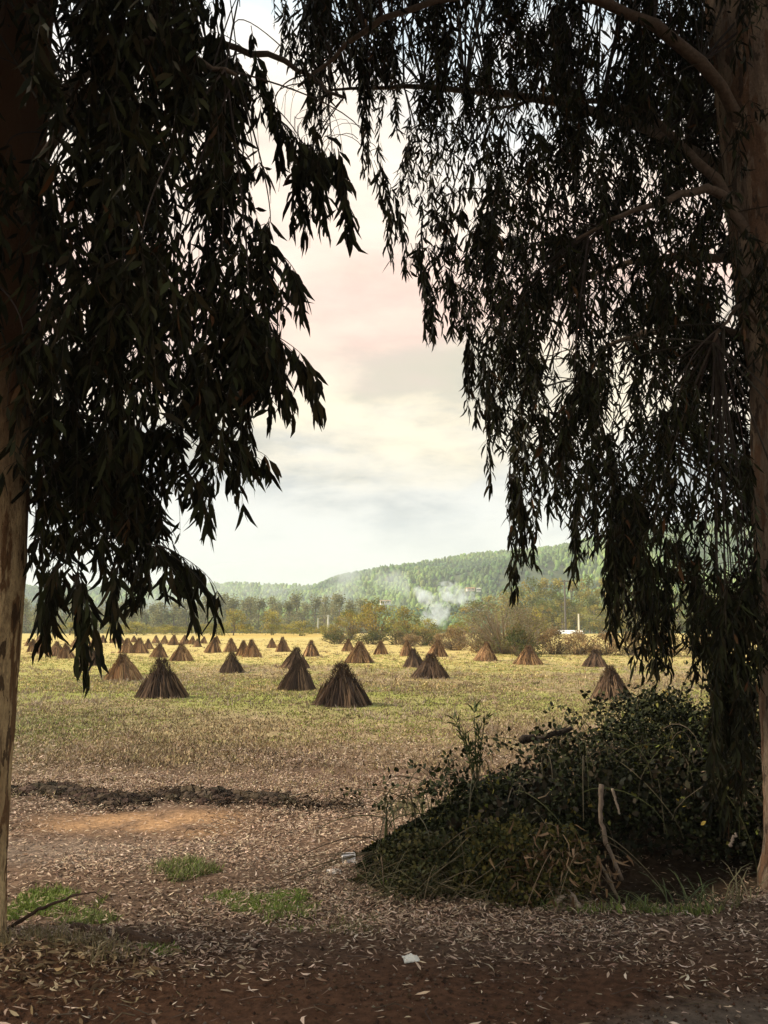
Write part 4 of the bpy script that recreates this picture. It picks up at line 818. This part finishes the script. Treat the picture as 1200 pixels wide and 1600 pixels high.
def eucalyptus(label, trunk_pts, trunk_r, bark, polys, depth, nclust, leaf_l, leaf_w, zlim, limbs, over, spacing, pend, denser=0):
    base = np.array(trunk_pts[0], float); base[2] = 0; root = empty('eucalyptus_tree', base)
    # trunk with uneven girth and flaring foot
    tp = np.array(trunk_pts, float); ns, nr = 110, 520; z = np.linspace(-.3, tp[-1, 2], nr); cx = np.interp(z, tp[:, 2], tp[:, 0]); cy = np.interp(z, tp[:, 2], tp[:, 1]); rr = np.interp(z, tp[:, 2], trunk_r)
    th = np.arange(ns) * 2 * math.pi / ns; U, ZZ = np.meshgrid(th, z)
    bump = 1 + .10 * (fbm(np.cos(U) * 1.3 + 5, np.sin(U) * 1.3 + ZZ * .7, 501, 3) - .5) + .055 * (fbm(U * 5, ZZ * 1.6, 511, 3) - .5) * np.sin(U / 2) + .20 * np.exp(-np.clip(ZZ, 0, 9) * 4.5) * (.6 + .8 * vnoise(U * 1.9, U * 0, 5) * np.sin(U / 2))
    plate = fbm(U * 2.6 + 3, ZZ * 1.5, 521, 4); bump = bump + .020 * sstep(.50, .515, plate) - .016 * sstep(.60, .61, plate) + .022 * sstep(.575, .585, fbm(U * 4.2, ZZ * 2.6 + 7, 531, 4)) + .012 * (fbm(U * 14, ZZ * 5, 541, 3) - .5)
    V = np.stack([cx[:, None] + rr[:, None] * bump * np.cos(U), cy[:, None] + rr[:, None] * bump * np.sin(U), ZZ], -1) - base
    i = np.arange(nr - 1)[:, None] * ns; j = np.arange(ns)[None]; k = (j + 1) % ns; t = MB(); t.add(V.reshape(-1, 3), [np.stack([i + j, i + k, i + ns + k, i + ns + j], -1).reshape(-1, 4)]); t.build('trunk', bark, root, smooth=True)
    def axis_at(zv): return np.array([np.interp(zv, tp[:, 2], tp[:, 0]), np.interp(zv, tp[:, 2], tp[:, 1]), zv])
    lp = []
    for (z0, pts, r0, r1) in limbs:
        P = np.array([axis_at(z0)] + pts); n = 22; tt = np.linspace(0, len(P) - 1, n); Q = np.stack([np.interp(tt, range(len(P)), P[:, k]) for k in range(3)], 1)
        for _ in range(3): Q[1:-1] = (Q[:-2] + Q[1:-1] * 2 + Q[2:]) / 4
        Q[2:-1] += R.normal(0, .012, (n - 3, 3)); b = MB(); b.tube(Q - base, np.linspace(r0, r1, n) * R.uniform(.92, 1.1, n), 8, (.12, .085, .06)); b.build('branch', M_wood, root, smooth=True); lp.append(Q[4:])
    lp = np.concatenate(lp)
    # hanging twigs with leaves
    tw = MB(); B_, D_, L_ = [], [], []
    xs = np.concatenate([np.array(p) for p, _ in polys]); 
    for poly, share in polys:
        pa = np.array(poly); n = 0; small = share < .1; want = int(nclust * share); tries = 0
        while n < want and tries < want * 40:
            tries += 1; px = R.uniform(pa[:, 0].min(), pa[:, 0].max()); py = R.uniform(pa[:, 1].min(), pa[:, 1].max())
            if not inside(poly, np.array([px]), np.array([py]))[0]: continue
            if denser and px > denser and R.random() < .45: continue
            n += 1; Yd = depth(px, py); tip = at(px, py, Yd); ln = R.uniform(.5, 1.1) * (.45 if small else 1); top = tip + [R.normal(0, .08), R.normal(0, .08), ln]
            near = lp[np.argsort(np.sum((lp - top) ** 2 * [1, 1, .6], 1))[R.integers(0, 4)]]; tw_l = np.linalg.norm(near - top)
            if tw_l > .05: tw.tube(bezier(near, near + (top - near) * .4 + [0, 0, .12 * tw_l], top + [0, 0, .25 * min(tw_l, 1.2)], top, 12) - base, np.linspace(.004 + .0035 * min(tw_l, 2), .003, 12), 4, jitter((.045, .034, .026), 1, .3)[0], cap=False)
            for s_ in range(R.integers(4, 8)):
                a = top + R.normal(0, .05, 3); e = tip + np.array([R.normal(0, .13), R.normal(0, .16), R.uniform(-.12, .45)]); P = bezier(a, a + [R.normal(0, .1), R.normal(0, .1), .05], e + [0, 0, .35], e, 9)
                ex, ey, _ = proj(P); ok = inside(poly, ex, ey) | (ey < -60)
                gone = np.nonzero(~ok)[0]; last = len(P) if small or not len(gone) else int(gone[0])
                if last < 4: continue
                P = np.stack([np.interp(np.linspace(0, last - 1, 9), range(len(P)), P[:, q_]) for q_ in range(3)], 1); e = P[-1]
                tw.tube(P - base, np.linspace(.0032, .0016, 9), 3, (.04, .03, .02), cap=False)
                m = int(np.linalg.norm(e - a) / spacing); u = R.random(m) ** .8 * 8; iu = np.minimum(u.astype(int), 7); f = (u - iu)[:, None]
                B_.append(P[iu] * (1 - f) + P[iu + 1] * f); d = R.normal(0, .50, (m, 3)); d[:, 2] = -1 + R.normal(0, .2, m); D_.append(d)
    nfree = sum(len(b) for b in B_)
    for (x0, y0, x1, y1, w, ns_, Yd) in pend:          # the long pendants that hang free of the mass
        for s_ in range(ns_):
            q = Yd + R.normal(0, .15); a = at(x0 + R.normal(0, w * .3), y0, q); e = at(x1 + R.normal(0, w * .45), y1 - abs(R.normal(0, 1)) * (y1 - y0) * .3, q); P = bezier(a, a * .7 + e * .3 + [0, 0, .06], e + [0, 0, .45 * (a[2] - e[2])], e, 12)
            tw.tube(P - base, np.linspace(.0035, .0015, 12), 3, (.04, .03, .02), cap=False)
            m = int(np.linalg.norm(e - a) / spacing * 1.1) + 3; u = R.random(m) ** .7 * 11; iu = np.minimum(u.astype(int), 10); f = (u - iu)[:, None]; B_.append(P[iu] * (1 - f) + P[iu + 1] * f); d = R.normal(0, .36, (m, 3)); d[:, 2] = -1; d += unit(e - a) * .35; D_.append(d)
    B = np.concatenate(B_); D = unit(np.concatenate(D_)); ln = leaf_l * R.uniform(.6, 1.3, len(B))
    tx, ty, _ = proj(B + D * ln[:, None]); bx, by, _ = proj(B); ok = np.zeros(len(B), bool)
    for poly, _ in polys: ok |= (inside(poly, tx, ty) | (ty < -60)) & (inside(poly, bx, by) | (by < -60))
    ok |= R.random(len(B)) < .02
    ok[nfree:] = True
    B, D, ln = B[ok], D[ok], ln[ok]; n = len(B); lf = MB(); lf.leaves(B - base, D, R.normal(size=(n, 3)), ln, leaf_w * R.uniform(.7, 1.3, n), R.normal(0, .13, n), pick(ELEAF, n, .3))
    # unseen rest of the crown, put in overhead to shade the foreground
    for c, rad, m in over:
        v = unit(R.normal(size=(m, 3))) * (R.random((m, 1)) ** .5); P = np.array(c) + v * np.array(rad); x_, y_, dd = proj(P); vis = (dd > .3) & (x_ > -150) & (x_ < 1350) & (y_ > -110) & (y_ < 1700)
        cl = fbm(P[:, 0] * .9 + P[:, 2] * .5, P[:, 1] * .9 - P[:, 2] * .4, 601, 3) > .42; P = P[~vis & cl]; q = len(P)
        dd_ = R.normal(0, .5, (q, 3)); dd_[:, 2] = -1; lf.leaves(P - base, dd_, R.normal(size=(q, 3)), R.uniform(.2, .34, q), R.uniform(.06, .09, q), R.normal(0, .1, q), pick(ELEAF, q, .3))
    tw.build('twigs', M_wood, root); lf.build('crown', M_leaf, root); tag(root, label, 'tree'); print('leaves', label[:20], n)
    return root
LP = [(480, 215, 474, 375, 26, 5, 6.0), (520, 232, 538, 380, 20, 5, 6.0), (490, 225, 500, 372, 24, 5, 6.1), (455, 60, 490, 240, 6, 1, 6.0), (420, 520, 488, 640, 16, 5, 5.4), (400, 540, 440, 655, 24, 5, 5.5), (330, 690, 420, 742, 12, 3, 5.6), (330, 700, 378, 795, 16, 4, 5.5), (290, 740, 330, 832, 16, 4, 5.6),
      (240, 850, 338, 968, 8, 3, 5.2), (230, 850, 300, 985, 12, 4, 5.3), (120, 900, 128, 1048, 20, 6, 5.2), (90, 880, 70, 1010, 20, 5, 5.4), (180, 880, 178, 985, 22, 5, 5.4), (440, 400, 475, 492, 10, 4, 5.5), (430, 180, 465, 300, 12, 3, 5.8), (390, 40, 405, 200, 8, 1, 5.8), (400, 90, 436, 250, 12, 3, 5.9)]
RP = [(590, 250, 615, 410, 16, 5, 7.4), (620, 320, 634, 450, 7, 2, 7.4), (650, 380, 668, 545, 14, 5, 7.5), (700, 420, 705, 535, 20, 5, 7.6), (735, 480, 738, 650, 12, 5, 7.6), (760, 560, 765, 780, 18, 6, 7.6), (800, 740, 822, 928, 28, 12, 7.3), (855, 720, 850, 850, 16, 4, 7.4), (905, 740, 902, 908, 14, 6, 7.3), (930, 760, 932, 870, 14, 4, 7.3),
      (962, 820, 955, 1022, 24, 9, 7.3), (1012, 860, 1016, 1078, 24, 9, 7.2), (1040, 880, 1040, 1060, 24, 7, 7.4), (1090, 900, 1095, 1070, 24, 8, 7.2), (1140, 900, 1138, 1285, 52, 9, 6.65), (1165, 960, 1165, 1240, 22, 4, 6.7), (1120, 980, 1122, 1200, 20, 3, 6.7), (560, 60, 572, 300, 14, 5, 7.6), (450, 0, 445, 120, 20, 3, 7.6), (500, 20, 500, 205, 24, 4, 7.6)]
def dl(px, py):
    if px > 330: return R.uniform(5.2, 6.6)
    return R.uniform(4.7, 5.2) if (R.random() < .25 and py < 760) else R.uniform(5.6, 7.2)
lt = [(-2.69, 5.84, -.3), (-2.67, 5.84, 1.0), (-2.63, 5.84, 2.4), (-2.62, 5.84, 5.0), (-2.55, 5.9, 8.0), (-2.4, 6.1, 13)]
eucalyptus('eucalyptus tree with tan peeling trunk and broad hanging leaves at the left edge', lt, [.285, .28, .275, .255, .21, .06], M_bark_tan, [(LPOLY, .965), (LCLUST, .035)], dl, 255, .165, .030, 3.5,
    [(3.6, [np.array([-2.2, 5.9, 4.15]), np.array([-1.7, 6.3, 4.4]), np.array([-1.2, 6.5, 4.3]), np.array([-.8, 6.5, 4.05])], .035, .012),
     (4.4, [np.array([-2.0, 5.3, 5.2]), np.array([-1.4, 5.0, 5.5]), np.array([-.9, 5.1, 5.3])], .04, .012),
     (5.2, [np.array([-2.1, 6.2, 6.2]), np.array([-1.5, 6.6, 6.6]), np.array([-.8, 6.6, 6.4]), np.array([-.3, 6.3, 5.9])], .05, .012),
     (3.9, [np.array([-2.9, 5.0, 4.6]), np.array([-3.2, 4.5, 4.7])], .035, .012),
     (3.2, [np.array([-2.4, 6.2, 3.5]), np.array([-2.0, 6.8, 3.5]), np.array([-1.6, 7.0, 3.3])], .03, .01),
     (6.5, [np.array([-3.2, 6.5, 7.5]), np.array([-4.2, 7.2, 8.0])], .06, .02)],
    [((-2.6, 4.6, 10), (4.8, 5.6, 5.0), 24000), ((-5.0, 4.6, 5.5), (2.4, 4.2, 3.4), 9000)], .030, LP, 320)
def dr(px, py):
    if py > 1060: return R.uniform(6.5, 6.8)
    if px > 1105: return R.uniform(7.5, 9.0) if R.random() < .93 else R.uniform(6.3, 6.6)
    return R.uniform(6.6, 9.6)
rt = [(3.42, 7.3, -.3), (3.40, 7.3, 1.2), (3.40, 7.3, 2.6), (3.44, 7.32, 4.0), (3.40, 7.35, 5.0), (3.30, 7.4, 7.2), (3.2, 7.6, 10), (3.4, 7.8, 14)]
eucalyptus('eucalyptus tree with thick grey trunk and fine drooping foliage at the right edge', rt, [.37, .36, .345, .35, .37, .38, .25, .07], M_bark_grey, [(RPOLY, 1.0)], dr, 600, .135, .021, 4.2,
    [(4.55, [at(1150, 325, 7.2), at(1118, 292, 7.1), at(1088, 292, 7.0), at(1030, 318, 6.9), at(960, 340, 6.9), at(900, 375, 7.0)], .055, .012),
     (4.65, [at(1150, 318, 7.25), at(1115, 285, 7.25), at(1075, 235, 7.3), at(1020, 180, 7.4), at(950, 155, 7.5), at(860, 150, 7.6), at(760, 170, 7.7)], .06, .012),
     (5.6, [np.array([2.6, 8.0, 6.6]), np.array([1.6, 8.4, 7.2]), np.array([.4, 8.2, 7.2]), np.array([-.5, 7.8, 6.9])], .07, .012),
     (5.0, [np.array([2.8, 8.0, 5.4]), np.array([2.2, 8.9, 5.6]), np.array([1.6, 9.4, 5.3])], .05, .012),
     (4.3, [np.array([2.8, 7.9, 4.7]), np.array([2.3, 8.7, 4.8]), np.array([2.0, 9.2, 4.4])], .045, .012),
     (4.1, [np.array([2.9, 6.8, 4.4]), np.array([2.7, 6.6, 4.4]), np.array([2.5, 6.6, 4.1])], .03, .010),
     (6.0, [np.array([2.4, 6.8, 6.8]), np.array([1.2, 6.6, 7.1]), np.array([0, 6.6, 6.8]), np.array([-.7, 6.8, 6.3])], .06, .012),
     (4.4, [np.array([3.0, 7.9, 4.6]), np.array([2.9, 8.5, 4.3]), np.array([2.8, 8.9, 3.7])], .035, .010)],
    [((3.0, 5.2, 11), (5.0, 6.0, 5.4), 24000)], .024, RP)

# ------------------------------------------------------------------ smoke and haze
def smoke(name, pts, dens, label, nsc, col_=(.90, .96, 1.0)):
    """a drifting plume: one closed billowing hull round the path, filled with uneven smoke"""
    m = MB(); P = np.array([p[0] for p in pts]); r = np.array([p[1] for p in pts]); n = 20; t = np.linspace(0, len(P) - 1, n)
    Q = np.stack([np.interp(t, range(len(P)), P[:, k]) for k in range(3)], 1); rr = np.interp(t, range(len(P)), r); m.tube(Q, rr * R.uniform(.85, 1.15, n), 14)
    mt = bpy.data.materials.new(name + '_material'); mt.use_nodes = True; tr = mt.node_tree; tr.nodes.clear(); out = tr.nodes.new('ShaderNodeOutputMaterial'); pv = tr.nodes.new('ShaderNodeVolumePrincipled')
    pv.inputs['Color'].default_value = (*col_, 1); tc_ = tr.nodes.new('ShaderNodeNewGeometry'); nz = tr.nodes.new('ShaderNodeTexNoise'); nz.inputs['Scale'].default_value = nsc; nz.inputs['Detail'].default_value = 6; nz.inputs['Distortion'].default_value = 1.2
    tr.links.new(tc_.outputs['Position'], nz.inputs['Vector']); mr = tr.nodes.new('ShaderNodeMapRange'); mr.inputs['From Min'].default_value = .46; mr.inputs['From Max'].default_value = .72; mr.inputs['To Max'].default_value = dens
    tr.links.new(nz.outputs['Fac'], mr.inputs['Value']); tr.links.new(mr.outputs[0], pv.inputs['Density']); tr.links.new(pv.outputs[0], out.inputs['Volume'])
    o = m.build(name, mt, smooth=True); tag(o, label, 'smoke', kind='thing'); return o
YS = 240
smoke('smoke', [(at(756, 955, YS), .8), (at(745, 944, YS), 1.8), (at(728, 934, YS + 4), 2.6), (at(708, 926, YS + 8), 3.0), (at(690, 922, YS + 12), 2.4)], .40, 'thin white smoke plume drifting up left from beside the bare bush', .30)
smoke('smoke', [(at(664, 980, YS), 2.0), (at(670, 969, YS), 3.2), (at(688, 957, YS), 3.3), (at(682, 946, YS + 5), 3.0), (at(664, 934, YS + 10), 2.2), (at(650, 922, YS + 15), 1.6)], .42, 'dense white smoke cloud low behind the small green bush in the middle', .24)
smoke('smoke', [(at(640, 920, 420), 8), (at(570, 922, 420), 13), (at(490, 918, 425), 15), (at(400, 920, 430), 13), (at(320, 925, 440), 12), (at(200, 930, 450), 10)], .036, 'thin bluish smoke layer drifting before the left ridge', .05, (.9, .95, 1.0))

hm = MB(); hm.box((-3300, -400, -40), (3300, 3600, 150))
mt = bpy.data.materials.new('haze_material'); mt.use_nodes = True; tr = mt.node_tree; tr.nodes.clear(); out = tr.nodes.new('ShaderNodeOutputMaterial'); pv = tr.nodes.new('ShaderNodeVolumePrincipled')
pv.inputs['Color'].default_value = (.86, .95, 1.0, 1); pv.inputs['Density'].default_value = .0004; tr.links.new(pv.outputs[0], out.inputs['Volume'])
tag(hm.build('haze', mt), 'pale haze in the air over the valley and the hills', 'haze', kind='stuff')
